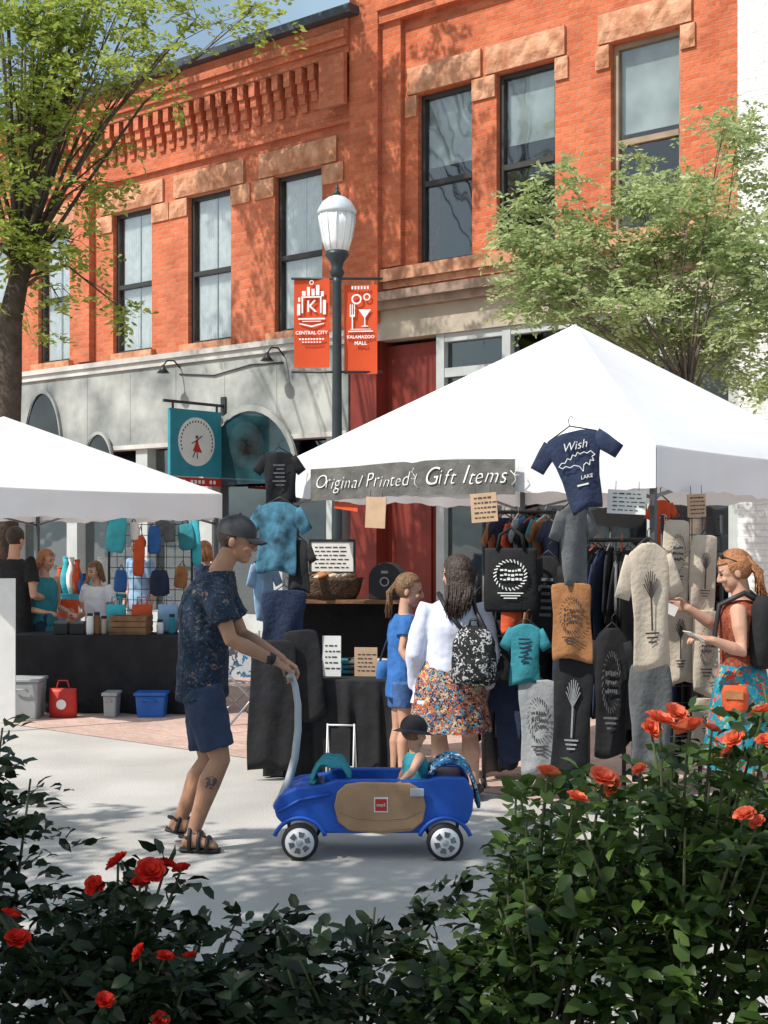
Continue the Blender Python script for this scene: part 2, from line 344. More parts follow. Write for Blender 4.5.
# --- right brick building (A)
orgA=(1.5,0,0)
A=thing('brick_building','tall orange brick building with rough stone lintels and three dark windows, right of the banners','building',P(1.5),TH)
WA=[(-.38,.53,5.33,7.64),(.92,1.82,5.33,7.64),(2.62,3.56,5.33,7.64)]
m=MB(); m.wall(-.96,4.37,4.95,10.6,WA,0,.25); m.bx(-1.47,4.36,.8,9,0,10.6)
for a,b in((-.96,-.62),(4.05,4.37)): m.bx(a,b,-.08,-.002,5.36,8.7)
m.bx(-.96,4.37,-.14,-.002,8.7,8.86); m.bx(-.96,4.37,-.2,-.002,8.862,9.0); m.bx(-.96,4.37,-.05,-.002,9.6,9.75)
m.build('wall',BRICK,A,False,orgA)
m=MB(); m.bx(-1.476,-.962,-.16,.8,4.6,10.6); m.bx(-1.5,-.94,-.2,-.161,9.3,9.5); m.build('pilaster',BRICK,A,False,orgA)
for x0,x1,z0,z1 in WA:
    window(A,orgA,x0,x1,z0,z1,TANFR if x0>2 else DKFR,'reflection_sheet')
    m=MB(); rough_block(m,x0-.16,x1+.16,-.06,-.003,7.66,8.02); rough_block(m,x0-.2,x0-.01,-.05,-.003,7.36,7.64); rough_block(m,x1+.01,x1+.2,-.05,-.003,7.36,7.64)
    m.build('lintel',STONE,A,False,orgA)
m=MB(); m.bx(-.96,4.37,-.12,-.003,5.16,5.33); m.bx(-.96,4.37,-.05,-.003,5.07,5.158); m.build('sill_course',STONE,A,False,orgA)
m=MB(); m.bx(-1.0,4.37,-.32,-.003,4.86,4.98); m.bx(-1.0,4.37,-.24,-.003,4.76,4.858); m.build('cornice',STONE2,A,False,orgA)
m=MB(); m.bx(-1.476,4.37,-.1,.2,4.36,4.758); m.build('shop_fascia',BEIGE,A,False,orgA)
m=MB(); m.bx(-1.476,-1.0,-.14,.3,0,4.358); m.bx(-.998,-.02,.1,.3,0,4.3); m.bx(-.8,-.2,.06,.098,.4,3.2); m.build('red_entrance',REDP,A,False,orgA)
m=MB()
for x in(-.02,1.05,2.1,3.15,4.2): m.bx(x,x+.13,-.06,.12,0,4.358)
m.bx(.11,4.2,-.05,.1,3.78,3.9); m.bx(.11,4.2,-.05,.1,4.25,4.357); m.bx(.11,4.2,-.05,.1,0,.55)
sf=m.build('shopfront',PALEFR,A,False,orgA)
m=MB(); m.bx(.11,4.2,.03,.04,.55,4.25); m.build('shop_glass',SGLASS,sf,False,orgA)
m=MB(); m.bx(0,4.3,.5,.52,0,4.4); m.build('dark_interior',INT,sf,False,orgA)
# --- left brick building (B)
orgB=(-5.5,0,0)
B=thing('brick_building','long red brick building with toothed cornice and curtained windows above a grey shop front','building',P(-5.5),TH)
WB=[(-3.09,-2.14,4.67,6.98),(-4.99,-4.02,4.67,6.98),(-6.82,-5.85,4.67,6.98),(-8.86,-7.98,4.67,6.98),(-10.6,-9.75,4.67,6.98)]
m=MB(); m.wall(-11.5,-1.476,4.5,8.9,WB,0,.25); m.bx(-11.5,-1.48,.8,9,0,8.85); m.bx(-7.72,-7.3,-.12,-.002,4.6,7.5); m.build('wall',BRICKB,B,False,orgB)
m=MB()
x=-11.4
while x<-1.75:
    m.bx(x,x+.12,-.16,-.002,8.2,8.42); m.bx(x,x+.12,-.12,-.002,8.06,8.198); m.bx(x,x+.12,-.08,-.002,7.92,8.058); m.bx(x,x+.12,-.04,-.002,7.8,7.918); x+=.24
m.bx(-11.5,-1.48,-.18,-.002,8.422,8.52); m.bx(-11.5,-1.48,-.23,-.002,8.522,8.62); m.bx(-11.5,-1.48,-.28,-.002,8.622,8.73); m.bx(-11.5,-1.48,-.2,-.002,8.732,8.898)
m.bx(-11.5,-1.48,-.07,-.002,7.5,7.56); m.bx(-11.5,-1.48,-.04,-.002,7.565,7.62)
m.bx(-1.95,-1.48,-.28,-.205,7.7,8.4)
m.build('cornice',BRICKB,B,False,orgB)
m=MB(); m.bx(-11.5,-1.3,-.36,.82,8.9,9.02); m.build('coping',COPE,B,False,orgB)
for x0,x1,z0,z1 in WB:
    window(B,orgB,x0,x1,z0,z1,DKFR,'curtain')
    m=MB(); rough_block(m,x0-.3,x1+.3,-.06,-.003,7.0,7.36); rough_block(m,x0-.42,x0-.01,-.045,-.003,6.7,6.98); rough_block(m,x1+.01,x1+.42,-.045,-.003,6.7,6.98)
    m.build('lintel',STONE,B,False,orgB)
    m=MB(); m.bx(x0-.1,x1+.1,-.1,-.003,4.55,4.67); m.build('sill',STONE,B,False,orgB)
m=MB(); m.bx(-11.5,-1.5,-.16,.2,3.15,4.36); m.build('shop_fascia',FASC,B,False,orgB)
m=MB(); m.bx(-11.5,-1.5,-.24,-.004,4.46,4.54); m.bx(-11.5,-1.5,-.2,.2,4.362,4.458); m.bx(-11.5,-1.5,-.19,.1,3.08,3.148)
m.build('fascia_moulding',FASCL,B,False,orgB)
m=MB()
for k in range(9): m.bx(-10.6+k*1.1,-10.59+k*1.1,-.165,-.155,3.2,4.3)
m.build('panel_joints',FASC,B,False,orgB)
m=MB()
for x in(-11.4,-9.6,-7.9,-6.1,-4.6,-3.1,-1.95): m.bx(x,x+.28,-.12,.3,0,3.078)
m.bx(-11.1,-1.7,-.05,.2,0,.5)
pf=m.build('shopfront',PALEFR,B,False,orgB)
m=MB(); m.bx(-11.4,-1.7,.06,.07,.5,3.05); m.build('shop_glass',SGLASS,pf,False,orgB)
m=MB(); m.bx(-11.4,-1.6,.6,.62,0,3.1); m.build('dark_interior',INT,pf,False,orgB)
def arch(x0,x1,zb,zt,fm,gm,y=-.165,k0=.88):
    cx=(x0+x1)/2; r=(x1-x0)/2; h=zt-zb
    pts=[(cx+r*math.cos(a),y-.05,zb+h*math.sin(a)) for a in [math.pi*i/20 for i in range(21)]]
    pin=[(cx+r*k0*math.cos(a),y-.05,zb+h*(k0-.02)*math.sin(a)) for a in [math.pi*i/20 for i in range(21)]]
    f=MB(); n=21; vs=pts+pin+[(p[0],y,p[2]) for p in pts]; fs=[]
    for i in range(20): fs+=[(i,i+1,n+i+1,n+i),(i,2*n+i,2*n+i+1,i+1)]
    f.add(vs,fs); fo=f.build('arched_window',fm,B,False,orgB)
    g=MB(); g.poly([(p[0],y-.02,p[2]) for p in pin],(0,.015,0)); g.build('pane',gm,fo,False,orgB)
GLD=pm('dark_glass',(.02,.025,.028),.06,.5,2,spec=.8)
GLT=pm('teal_glass',(.012,.022,.025),.08,.6,1.5,spec=.8,c2=(.025,.09,.11))
arch(-9.0,-7.95,3.2,4.2,FASC,GLD,k0=.95); arch(-4.45,-2.35,2.45,3.62,FASC,GLT,-.22,.94); arch(-7.3,-6.5,2.7,3.4,FASC,GLD,-.22,.95)
for x in(-5.0,-2.75):
    m=MB(); m.tube([(x,-.16,4.3),(x,-.28,4.4),(x,-.42,4.39),(x,-.5,4.3)],.013,8); m.lathe([(.025,0),(.04,-.05),(.1,-.12)],14,(x,-.5,4.31)); m.build('gooseneck_lamp',BLKM,B,True,orgB)
m=MB(); m.tube([(-5,-.17,4.2),(-4.2,-.18,4.12),(-3.4,-.18,4.22),(-2.75,-.17,4.2)],.012,6); m.build('cable',BLKM,B,True,orgB)
# --- white building (D)
D=thing('white_building','white painted brick building at the right edge beyond the orange one','building',P(6.5),TH)
orgD=(6.5,0,0)
m=MB(); m.wall(4.38,9,0,11,[(5.4,6.4,5.3,7.6),(7.2,8.2,5.3,7.6),(5.2,8.5,.5,3.4)],-.06,.25); m.bx(4.385,9,.7,8,0,11); m.bx(4.38,4.85,-.2,-.062,0,11); m.bx(4.38,9,-.22,-.062,4.2,4.7); m.build('wall',WHITEBRICK,D,False,orgD)
for a,b,c,e in((5.4,6.4,5.3,7.6),(7.2,8.2,5.3,7.6),(5.2,8.5,.5,3.4)): window(D,orgD,a,b,c,e,PALEFR,'reflection_sheet')

# --- hanging sign
S=thing('hanging_sign','square teal hanging sign with white disc and red dancer on the grey shop front','sign',P(-4.0)+V((0,0,2.4)),TH)
o4=(-4.0,0,2.4)
m=MB(); m.bx(-4.03,-3.97,-1.26,-.24,2.56,3.54); m.build('panel',SIGNT,S,False,o4,bevel=.008)
m=MB(); m.bx(-4.025,-3.975,-1.26,-.24,2.42,2.54); m.build('red_strip',RED,S,False,o4)
m=MB(); m.bx(-4.02,-3.98,-1.36,-.0,3.62,3.66); m.bx(-4.01,-3.99,-1.2,-1.17,3.54,3.62); m.bx(-4.01,-3.99,-.33,-.30,3.54,3.62); m.bx(-4.05,-3.95,-.19,-.165,3.5,3.78); m.build('bracket',BLKM,S,False,o4)
m=MB(); m.disc((-3.969,-.75,3.07),.36,(0,1,0),(0,0,1),(.006,0,0),32); m.build('disc',SIGNW,S,False,o4)
m=MB(); y,z=-.75,3.06
m.poly([(-3.962,y-.02,z+.04),(-3.962,y+.02,z+.04),(-3.962,y+.03,z-.02),(-3.962,y+.1,z-.15),(-3.962,y-.08,z-.13),(-3.962,y-.03,z-.02)],(.004,0,0)); m.build('red_dress',RED,S,False,o4)
m=MB(); m.disc((-3.962,y,z+.08),.025,(0,1,0),(0,0,1),(.004,0,0),14)
for a,b in(((y,z+.03),(y+.1,z+.1)),((y,z+.03),(y-.1,z-.02)),((y,z-.14),(y+.01,z-.24)),((y-.03,z-.13),(y-.08,z-.22))):
    m.tube([(-3.96,a[0],a[1]),(-3.96,b[0],b[1])],.008,6)
m.build('figure_mark',INKD,S,False,o4)
m=MB()
for k in range(22):
    a=R(-20+k*220/21); m.box((-3.96,y+.31*math.cos(a),z+.31*math.sin(a)),(.004,.018,.03),0)
m.build('lettering',INKD,S,False,o4)
m=MB()
for k in range(11):
    if k not in(3,8): m.bx(-3.974,-3.97,-1.16+k*.075,-1.115+k*.075,2.455,2.505)
m.build('lettering',WPAINT,S,False,o4)

# ------------------------------------------------------------------ street lamp and banners
lp=gnd(337,13.5); L=thing('street_lamp','dark green street lamp with frosted acorn globe between the two banners','street lamp',lp)
m=MB(); m.lathe([(.22,0),(.22,.12),(.17,.2),(.14,.7),(.10,.8),(.07,.9),(.055,1.0),(.042,4.1),(.048,4.15)],18); m.build('pole',POLEM,L)
m=MB(); m.lathe([(.048,4.15),(.075,4.2),(.052,4.24),(.068,4.3),(.115,4.36),(.11,4.40)],18); m.build('collar',POLEM,L)
m=MB(); m.lathe([(.105,4.40),(.135,4.50),(.162,4.64),(.175,4.76)],24); m.build('globe',GLOBE,L)
m=MB(); m.lathe([(.185,4.76),(.19,4.79),(.17,4.83),(.14,4.88),(.085,4.92),(.035,4.94)],24)
for k in range(12):
    a=k*math.pi/6; c,s_=math.cos(a),math.sin(a); m.tube([(.11*c,.11*s_,4.41),(.14*c,.14*s_,4.51),(.167*c,.167*s_,4.65),(.18*c,.18*s_,4.77)],.004,5)
m.build('cap',LAMPCAP,L)
m=MB(); m.lathe([(.03,4.94),(.04,4.96),(.012,4.99),(.018,5.01),(.004,5.05)],10); m.build('finial',POLEM,L)
for z in(4.14,3.24):
    m=MB(); m.tube([(-.44,0,z),(.44,0,z)],.012,8); m.build('banner_arm',POLEM,L)
def banner(x0,x1,z0,z1,label,lines,emb):
    t=thing('street_banner',label,'banner',lp+V(((x0+x1)/2,-.0,z0)),R(-6)); w_=x1-x0; h=z1-z0
    m=MB(); n=10; vs=[];fs=[]
    for j in range(n+1):
        for i in range(n+1):
            vs.append((-w_/2+w_*i/n,.012*math.sin(i/n*3)+.005*math.sin(j*.9)-.01,h*j/n))
    for j in range(n):
        for i in range(n): a=j*(n+1)+i; fs.append((a,a+1,a+n+2,a+n+1))
    m.add(vs,fs); m.build('cloth',ORANGE,t,True,recalc=False)
    yy=-.02
    for body,size,z in lines: text(body,size,WPAINT,t,Matrix.Translation((0,yy,z))@VT,bold=.001)
    q=MB(); emb(q,yy); q.build('emblem',WPAINT,t,False)
    return t
def emb1(q,y):
    for x,z,w_,h in((-.09,.60,.014,.15),(.09,.60,.014,.15),(0,.68,.20,.014),(0,.47,.26,.014),(0,.445,.18,.008),(-.125,.56,.03,.11),(.125,.58,.03,.14)): q.box((x,y,z),(w_,.004,h))
    for x,z,w_,h in((-.12,.655,.02,.04),(-.075,.715,.035,.045),(-.03,.735,.028,.085),(.015,.725,.03,.065),(.06,.745,.034,.1),(.105,.71,.028,.05)): q.box((x,y,z),(w_,.004,h))
    q.poly([(-.12,y,.43),(0,y,.405),(.12,y,.43),(.12,y,.42),(0,y,.39),(-.12,y,.42)],(0,.004,0))
    q.ring((0,y,.82),.022,.014,(1,0,0),(0,0,1),(0,.004,0),16)
    for k in range(9): q.box((-.112+k*.028,y,.275),(.018,.004,.016))
    for k in range(7): q.box((-.084+k*.028,y,.245),(.016,.004,.012))
def emb2(q,y):
    q.poly([(-.02,y,.62),(.1,y,.62),(.045,y,.54),(.045,y,.47),(.08,y,.455),(0,y,.455),(.035,y,.47),(.035,y,.54)],(0,.004,0))
    q.ring((-.04,y,.72),.05,.035,(1,0,0),(0,0,1),(0,.004,0),18); q.ring((.06,y,.74),.035,.022,(1,0,0),(0,0,1),(0,.004,0),16)
    for k in range(3): q.box((-.1+k*.02,y,.62),(.009,.004,.1))
    q.box((-.08,y,.56),(.05,.004,.02)); q.box((-.08,y,.49),(.012,.004,.12)); q.box((0,y,.41),(.24,.004,.012)); q.box((0,y,.43),(.2,.004,.006))
    for k in range(6): q.box((-.08+k*.03,y,.83),(.016,.004,.03))
banner(-.415,-.07,3.28,4.14,'orange street banner left of the lamp pole reading CENTRAL CITY',[('K',.16,.585),('CENTRAL CITY',.046,.335)],emb1)
banner(.07,.39,3.22,4.08,'orange street banner right of the lamp pole reading KALAMAZOO MALL',[('KALAMAZOO',.043,.355),('MALL',.05,.295)],emb2)

# ------------------------------------------------------------------ trees
def leafmesh(name,pos,dr,nr,Ln,Wd,mat,parent,fold=.25,hi=False):
    dr=dr/np.linalg.norm(dr,axis=1)[:,None]; sd=np.cross(dr,nr); sd/=np.linalg.norm(sd,axis=1)[:,None]+1e-9; up=np.cross(sd,dr)
    Ln=Ln[:,None]; Wd=Wd[:,None]; n=len(pos)
    if not hi:
        vs=np.stack([pos,pos+dr*Ln*.5+sd*Wd+up*Wd*fold,pos+dr*Ln,pos+dr*Ln*.5-sd*Wd+up*Wd*fold],1).reshape(-1,3); k=4
        b=np.arange(n)*k; fs=np.concatenate([np.stack([b,b+1,b+2],1),np.stack([b,b+2,b+3],1)]).tolist()
    else:
        vs=np.stack([pos,pos+dr*Ln*.3+sd*Wd*.85+up*Wd*fold,pos+dr*Ln*.7+sd*Wd*.75+up*Wd*fold*.6,pos+dr*Ln-up*Ln*.12,
                     pos+dr*Ln*.7-sd*Wd*.75+up*Wd*fold*.6,pos+dr*Ln*.3-sd*Wd*.85+up*Wd*fold,pos+dr*Ln*.52+up*Ln*.05],1).reshape(-1,3); k=7
        b=np.arange(n)*k
        f4=np.stack([b,b+1,b+2,b+6],1).tolist()+np.stack([b,b+6,b+4,b+5],1).tolist(); f3=np.stack([b+6,b+2,b+3],1).tolist()+np.stack([b+6,b+3,b+4],1).tolist(); fs=f4+f3
    me=bpy.data.meshes.new(name); me.from_pydata(vs.tolist(),[],fs); me.materials.append(mat)
    me.polygons.foreach_set('use_smooth',[hi]*len(fs))
    o=bpy.data.objects.new(name,me); col.objects.link(o); o.parent=parent; return o
def sprays(cen,dirs,nl,slen,ll,lw):
    n=len(cen); t=np.linspace(.1,1,nl)
    sd=np.cross(dirs,np.array([0,0,1.])); sd/=np.linalg.norm(sd,axis=1)[:,None]+1e-9
    up=np.cross(sd,dirs)
    pos=[];dr=[];nr=[]
    for k in range(nl):
        s_=1 if k%2 else -1
        p=cen+dirs*(slen*t[k])[:,None] - np.array([0,0,1.])*(slen*t[k]**2*.25)[:,None]
        pos.append(p); dd=dirs*.55+sd*s_*.8+rng.normal(size=(n,3))*.25; dr.append(dd); nr.append(up+rng.normal(size=(n,3))*.45)
    pos=np.concatenate(pos);dr=np.concatenate(dr);nr=np.concatenate(nr); N=len(pos)
    return pos,dr,nr,ll*rng.uniform(.7,1.2,N),lw*rng.uniform(.7,1.2,N)
def tree(label,base,trunk,clumps,bark,leaf,nspray,slen,ll,lw,trad,br=.5):
    t=thing('tree',label,'tree',base); b=V(base)
    m=MB(); m.tube([V(p)-b for p in trunk],trad,12); top=V(trunk[-1])-b
    C=[];Dn=[]; q0=trad[-1]*br
    for (c,r) in clumps:
        c=c-b; mid=lerp(top,c,.5)+V((random.uniform(-.15,.15),random.uniform(-.2,.2),random.uniform(0,.3)))
        st=lerp(V(trunk[-2])-b,top,random.uniform(.3,1))
        m.tube([st,lerp(st,mid,.5)+V((0,0,.05)),mid,lerp(mid,c,.6),c],[q0,q0*.72,q0*.5,q0*.32,q0*.15],7)
        nt=max(6,int(r.x*r.z*14))
        for k in range(nt):
            e=c+V((random.gauss(0,.55)*r.x,random.gauss(0,.55)*r.y,random.gauss(0,.55)*r.z)); s0=lerp(mid,c,random.uniform(.2,1))
            m.tube([s0,lerp(s0,e,.5)+V((0,0,.06)),e],[q0*.18,q0*.12,q0*.06],5)
            ns=max(2,int(nspray*r.x*r.z/nt))
            for q in range(ns):
                C.append(e+V((random.gauss(0,.3)*r.x,random.gauss(0,.3)*r.y,random.gauss(0,.24)*r.z))); Dn.append(V((random.gauss(0,1),random.gauss(0,1),random.gauss(-.1,.45))).normalized())
    m.build('trunk',bark,t)
    C=np.array([tuple(x) for x in C]);Dn=np.array([tuple(x) for x in Dn])
    a=sprays(C,Dn,10,slen*rng.uniform(.6,1.2,len(C)),ll,lw); leafmesh('crown',*a,leaf,t)
    return t
def clumps(lst,Y,dy=.7):
    o=[]
    for px,py,rx,ry in lst:
        y=Y+random.uniform(-dy,dy); o.append((at(px,py,y),V((rx/F*Y,min(rx,ry)*1.2/F*Y,ry/F*Y))))
    return o
Yr=13.6
tree('small pale green tree with airy foliage behind the right tent',gnd(700,Yr),[gnd(700,Yr),at(698,520,Yr),at(690,420,Yr),at(684,385,Yr)],
  clumps([(555,215,45,30),(618,232,45,36),(690,205,45,36),(735,150,32,38),(748,215,32,40),(640,195,40,24),(535,268,32,22),(600,285,52,30),(680,282,52,40),(742,292,40,46),(640,338,46,24),(712,350,46,32),(545,305,30,18),(764,385,20,24),(588,332,38,16),(525,240,20,16),(725,118,18,16),(655,250,40,24),(575,250,40,24),(705,240,40,24),(630,305,44,20),(760,330,25,30),(700,320,40,25),(730,250,35,30),(560,285,30,16)],Yr),
  BARKL,LEAFR,1200,.24,.074,.019,[.10,.08,.06,.045],.36)
Yl=16.0
cl=clumps([(10,60,60,55),(85,30,55,32),(55,115,50,42),(140,38,42,26),(200,14,55,18),(255,8,24,10),(28,190,48,34),(88,180,34,18),(38,250,40,34),(74,240,28,18),(112,150,26,14),(128,314,14,7),(22,325,28,16),(125,92,28,14),(-50,100,60,100),(-40,260,50,60),(50,70,40,35),(100,70,40,22),(170,45,35,12),(45,10,60,30),(120,5,60,18),(60,300,26,10),(15,130,45,35),(10,230,35,30)],Yl)
for k in range(20):
    cl.append((V((random.uniform(-4.9,-2.7),random.uniform(16.4,19.4),random.uniform(9.9,12.2))),V((.6,.6,.4))))
for k in range(5):
    cl.append((V((random.uniform(-6.4,-4.8),random.uniform(17.5,19.8),random.uniform(10.0,11.6))),V((.6,.6,.4))))
tree('tall yellow green street tree with thick trunk behind the left tent',gnd(5,Yl),[gnd(0,Yl),at(4,500,Yl),at(8,380,Yl),at(10,320,Yl),at(24,255,Yl)],cl,
  BARK,LEAFL,370,.30,.095,.025,[.21,.17,.16,.14,.10],.29)
cl=[]
for k in range(30): cl.append((V((-5.0+random.uniform(-1.9,1.9),3.0+random.uniform(-2.5,2.7),5.4+random.uniform(-.8,1.0))),V((.7,.7,.5))))
tree('street tree standing just outside the left edge, shading the rose bed',(-5.4,3.0,0),[(-5.4,3.0,0),(-5.38,3.0,1.5),(-5.3,3.05,3.0),(-5.2,3.1,4.2)],cl,BARK,LEAFL,140,.34,.12,.035,[.2,.17,.15,.12],.4)

# ------------------------------------------------------------------ tents
def tent(label,c,eave,apex,val):
    t=thing('canopy_tent',label,'tent',(c[0],c[1],0),TH); hf=1.5; n=14; m=MB()
    for k in range(4):
        rot=Matrix.Rotation(k*math.pi/2,3,'Z'); vs=[];fs=[]
        for i in range(n+1):
            r=i/n
            for j in range(n+1):
                u=-1+2*j/n; z=apex+(eave-apex)*r-.03*math.sin(math.pi*r)*(1-u*u)+.016*noise.noise(V((u*4*r+k*9,r*5,c[0])))*(1 if 0<i<n else 0)*(1-abs(u))-(.018*(1-u*u) if i==n else 0)
                vs.append(rot@V((u*hf*r,-hf*r,z)))
        for i in range(n):
            for j in range(n): a=i*(n+1)+j; fs.append((a,a+1,a+n+2,a+n+1) if i else (a,a+n+2,a+n+1))
        m.add(vs,fs)
    m.build('canopy',WHITE,t,True,recalc=False)
    for k in range(4):
        m=MB(); rot=Matrix.Rotation(k*math.pi/2,3,'Z'); vs=[];fs=[]; N=40
        for i in range(5):
            for j in range(N+1):
                u=-1+2*j/N; q=i/4
                vs.append(rot@V((u*hf,-hf-.003-.022*q*math.sin(j*.8+k)*(1-abs(u)**4),eave-.018*(1-u*u)-(eave-val)*q+.008*math.sin(j*1.7)*q+.012*q*math.cos(j*.45+k))))
        for i in range(4):
            for j in range(N): a=i*(N+1)+j; fs.append((a,a+1,a+N+2,a+N+1))
        m.add(vs,fs); m.build('valance',WHITE,t,True,recalc=False)
    for sx in(-1,1):
        for sy in(-1,1):
            m=MB(); m.box((sx*1.46,sy*1.46,eave/2),(.032,.032,eave-.02)); m.box((sx*1.46,sy*1.46,.006),(.09,.09,.012)); m.build('leg',DKM,t,False)
    m=MB()
    for sx in(-1,1):
        m.tube([(sx*1.45,-1.45,eave-.3),(sx*1.45,0,eave-.02),(sx*1.45,1.45,eave-.3)],.012,6); m.tube([(-1.45,sx*1.45,eave-.3),(0,sx*1.45,eave-.02),(1.45,sx*1.45,eave-.3)],.012,6)
        m.tube([(sx*1.45,-1.45,eave-.05),(0,0,apex-.08)],.012,6); m.tube([(sx*1.45,1.45,eave-.05),(0,0,apex-.08)],.012,6)
    m.build('truss',GREYM,t)
    return t
TR=V((1.39,10.2,0)); tent('large white canopy tent over the printed shirt stall on the right',TR,2.17,3.19,1.92)
TL=V((-3.72,13.7,0)); tent('white canopy tent at the left edge above the black draped table',TL,2.08,2.83,1.83)
def tp(x,y,z): return TR+Matrix.Rotation(TH,3,'Z')@V((x,y,0))+V((0,0,z))
t=thing('stall_banner','charcoal banner lettered Original Printed Gift Items along the right tent edge','banner',tp(-.3,-1.55,1.9),TH)
m=MB(); N=60; vs=[];fs=[]
BANM=pm('charcoal_banner',(.125,.12,.11),.9,.3,9,.3,40)
for i in range(2):
    for j in range(N+1):
        x=-.86+1.72*j/N; vs.append((x,-.02+.003*math.sin(x*9)-.012*math.exp(-((x-.06)/.03)**2),(.225 if i else .005)+.012*math.sin(x*3+1)-.012*math.exp(-((x-.06)/.05)**2)))
for j in range(N): fs.append((j,j+1,N+2+j,N+1+j))
m.add(vs,fs); m.build('cloth',BANM,t,True,recalc=False)
def script_line(s_,x0,size,z0,adv):
    x=x0
    for ch in s_:
        w_={'i':.5,'l':.5,'I':.6,' ':.6,'t':.68,'r':.75,'f':.68,'m':1.4,'O':1.35,'P':1.15,'G':1.35}.get(ch,1.0)*adv
        if ch!=' ': text(ch,size*random.uniform(.92,1.1)*(1.15 if ch.isupper() else 1),WPAINT,t,Matrix.Translation((x+w_/2,-.0275,z0+random.uniform(-.006,.006)))@Matrix.Rotation(R(random.uniform(-8,6)),4,'Y')@VT,'letter',shear=.38,bold=-.0022)
        x+=w_
    return x
xe=script_line('Original Printed',-.81,.120,.075,.0625)
xe2=script_line('Gift Items',.15,.14,.075,.078)
for x in(.1,xe2+.03):
    m=MB(); sg=1 if x>.5 else -1
    m.tube([(x,-.0275,.06),(x+.03*sg,-.0275,.09),(x+.02*sg,-.0275,.13),(x+.05*sg,-.0275,.165),(x+.035*sg,-.0275,.19)],.003,5); m.tube([(x-.01,-.0275,.15),(x+.02*sg,-.0275,.12),(x+.055*sg,-.0275,.12)],.0025,5); m.build('flourish',WPAINT,t)

# ------------------------------------------------------------------ garments
def garment(m,w,h,tp_=1.0,sl=True,th=.016,mi=0):
    b=.70 if sl else 1.0; hw=w*.5*b
    prof=[(0,.34),(.015,.5),(.05,.78),(.085,.96),(.2,1.0),(.4,.97),(.6,.95),(.8,.97),(.93,.98),(1,.97)]
    if not sl: prof=[(0,.55),(.02,.9),(.06,.97)]+prof[4:]
    seg=40; vs=[];fs=[]; ph=random.uniform(0,9); lean=random.uniform(-.03,.03)
    for v_,k in prof:
        kk=k*(1+(tp_-1)*v_)*(1+.05*math.sin(v_*7+ph))
        for i in range(seg):
            a=2*math.pi*i/seg; x=hw*kk*math.cos(a); y=th*math.sin(a)+.011*math.sin(x*34+ph+v_*4)*min(1,v_*2.2); vs.append((x+lean*v_*h,y,-h*v_+(.02*math.sin(x*24+ph) if v_>.9 else 0)))
    for r in range(len(prof)-1):
        for i in range(seg): j=(i+1)%seg; fs.append((r*seg+i,r*seg+j,(r+1)*seg+j,(r+1)*seg+i))
    fs.append(tuple(range(seg))); n=(len(prof)-1)*seg; fs.append(tuple(range(n,n+seg))); m.add(vs,fs,mi)
    if sl:
        for s_ in(-1,1):
            A_=V((s_*hw*.74,0,-h*.11)); E=V((s_*w*.5,0,-h*random.uniform(.38,.45))); d_=(E-A_).normalized(); pr=V((-d_.z,0,d_.x)); q=min(h*.11,w*.16)
            m.loft([(lerp(A_,E,f_),pr*q*g,V((0,th*.6,0))) for f_,g in((0,1.0),(.35,1),(.7,.9),(1,.85))],12,mi)
def pr_tree(q,w,h,y):
    q.box((0,y,-h*.5),(w*.05,.002,h*.4))
    for k in range(9):
        a=R(20+k*17.5); q.tube([(0,y,-h*.45),(math.cos(a)*w*.22,y,-h*.38+math.sin(a)*h*.16)],w*.014,4)
    for k in range(3): q.box((0,y,-h*(.72+.035*k)),(w*(.4-.08*k),.002,h*.014))
def pr_ring(q,w,h,y):
    q.ring((0,y,-h*.4),w*.2,w*.17,(1,0,0),(0,0,1),(0,.002,0)); q.ring((0,y,-h*.4),w*.1,w*.05,(1,0,0),(0,0,1),(0,.002,0))
    for k in range(3): q.box((0,y,-h*(.6+.05*k)),(w*(.42-.1*k),.002,h*.02))
def pr_lines(q,w,h,y):
    for k in range(6): q.box((random.uniform(-.02,.02)*w,y,-h*(.25+.075*k)),(w*random.uniform(.25,.5),.002,h*.032))
def pr_badge(q,w,h,y):
    n=26
    for k in range(n):
        a=2*math.pi*k/n; q.tube([(math.cos(a)*w*.27,y,-h*.42+math.sin(a)*h*.2),(math.cos(a+.15)*w*.33,y,-h*.42+math.sin(a+.15)*h*.245)],w*.012,4)
    for r_ in range(3):
        x=-w*.2
        while x<w*.2:
            l_=random.uniform(.03,.07)*w; q.box((x+l_/2,y,-h*(.35+.07*r_)+random.uniform(-.004,.004)),(l_,.002,h*random.uniform(.02,.04))); x+=l_+w*.02
    for k in range(3): q.box((0,y,-h*(.70+.04*k)),(w*(.5-.12*k),.002,h*.016))
def pr_lake(q,w,h,y):
    pts=[(-.46,-.40),(-.38,-.36),(-.30,-.37),(-.22,-.32),(-.15,-.345),(-.08,-.29),(-.02,-.315),(.05,-.27),(.09,-.30),(.2,-.285),(.26,-.31),(.36,-.29),(.44,-.35),(.36,-.36),(.38,-.42),(.3,-.40),(.26,-.46),(.2,-.42),(.13,-.44),(.08,-.52),(.02,-.45),(-.1,-.42),(-.2,-.44),(-.3,-.41),(-.38,-.43)]
    P_=[V((a*w*.8,y,b*h)) for a,b in pts]
    for i in range(len(P_)): q.tube([P_[i],P_[(i+1)%len(P_)]],w*.008,4)
    q.box((0,y,-h*.68),(w*.22,.002,h*.02))
PR=dict(tree=pr_tree,ring=pr_ring,lines=pr_lines,lake=pr_lake,badge=pr_badge)
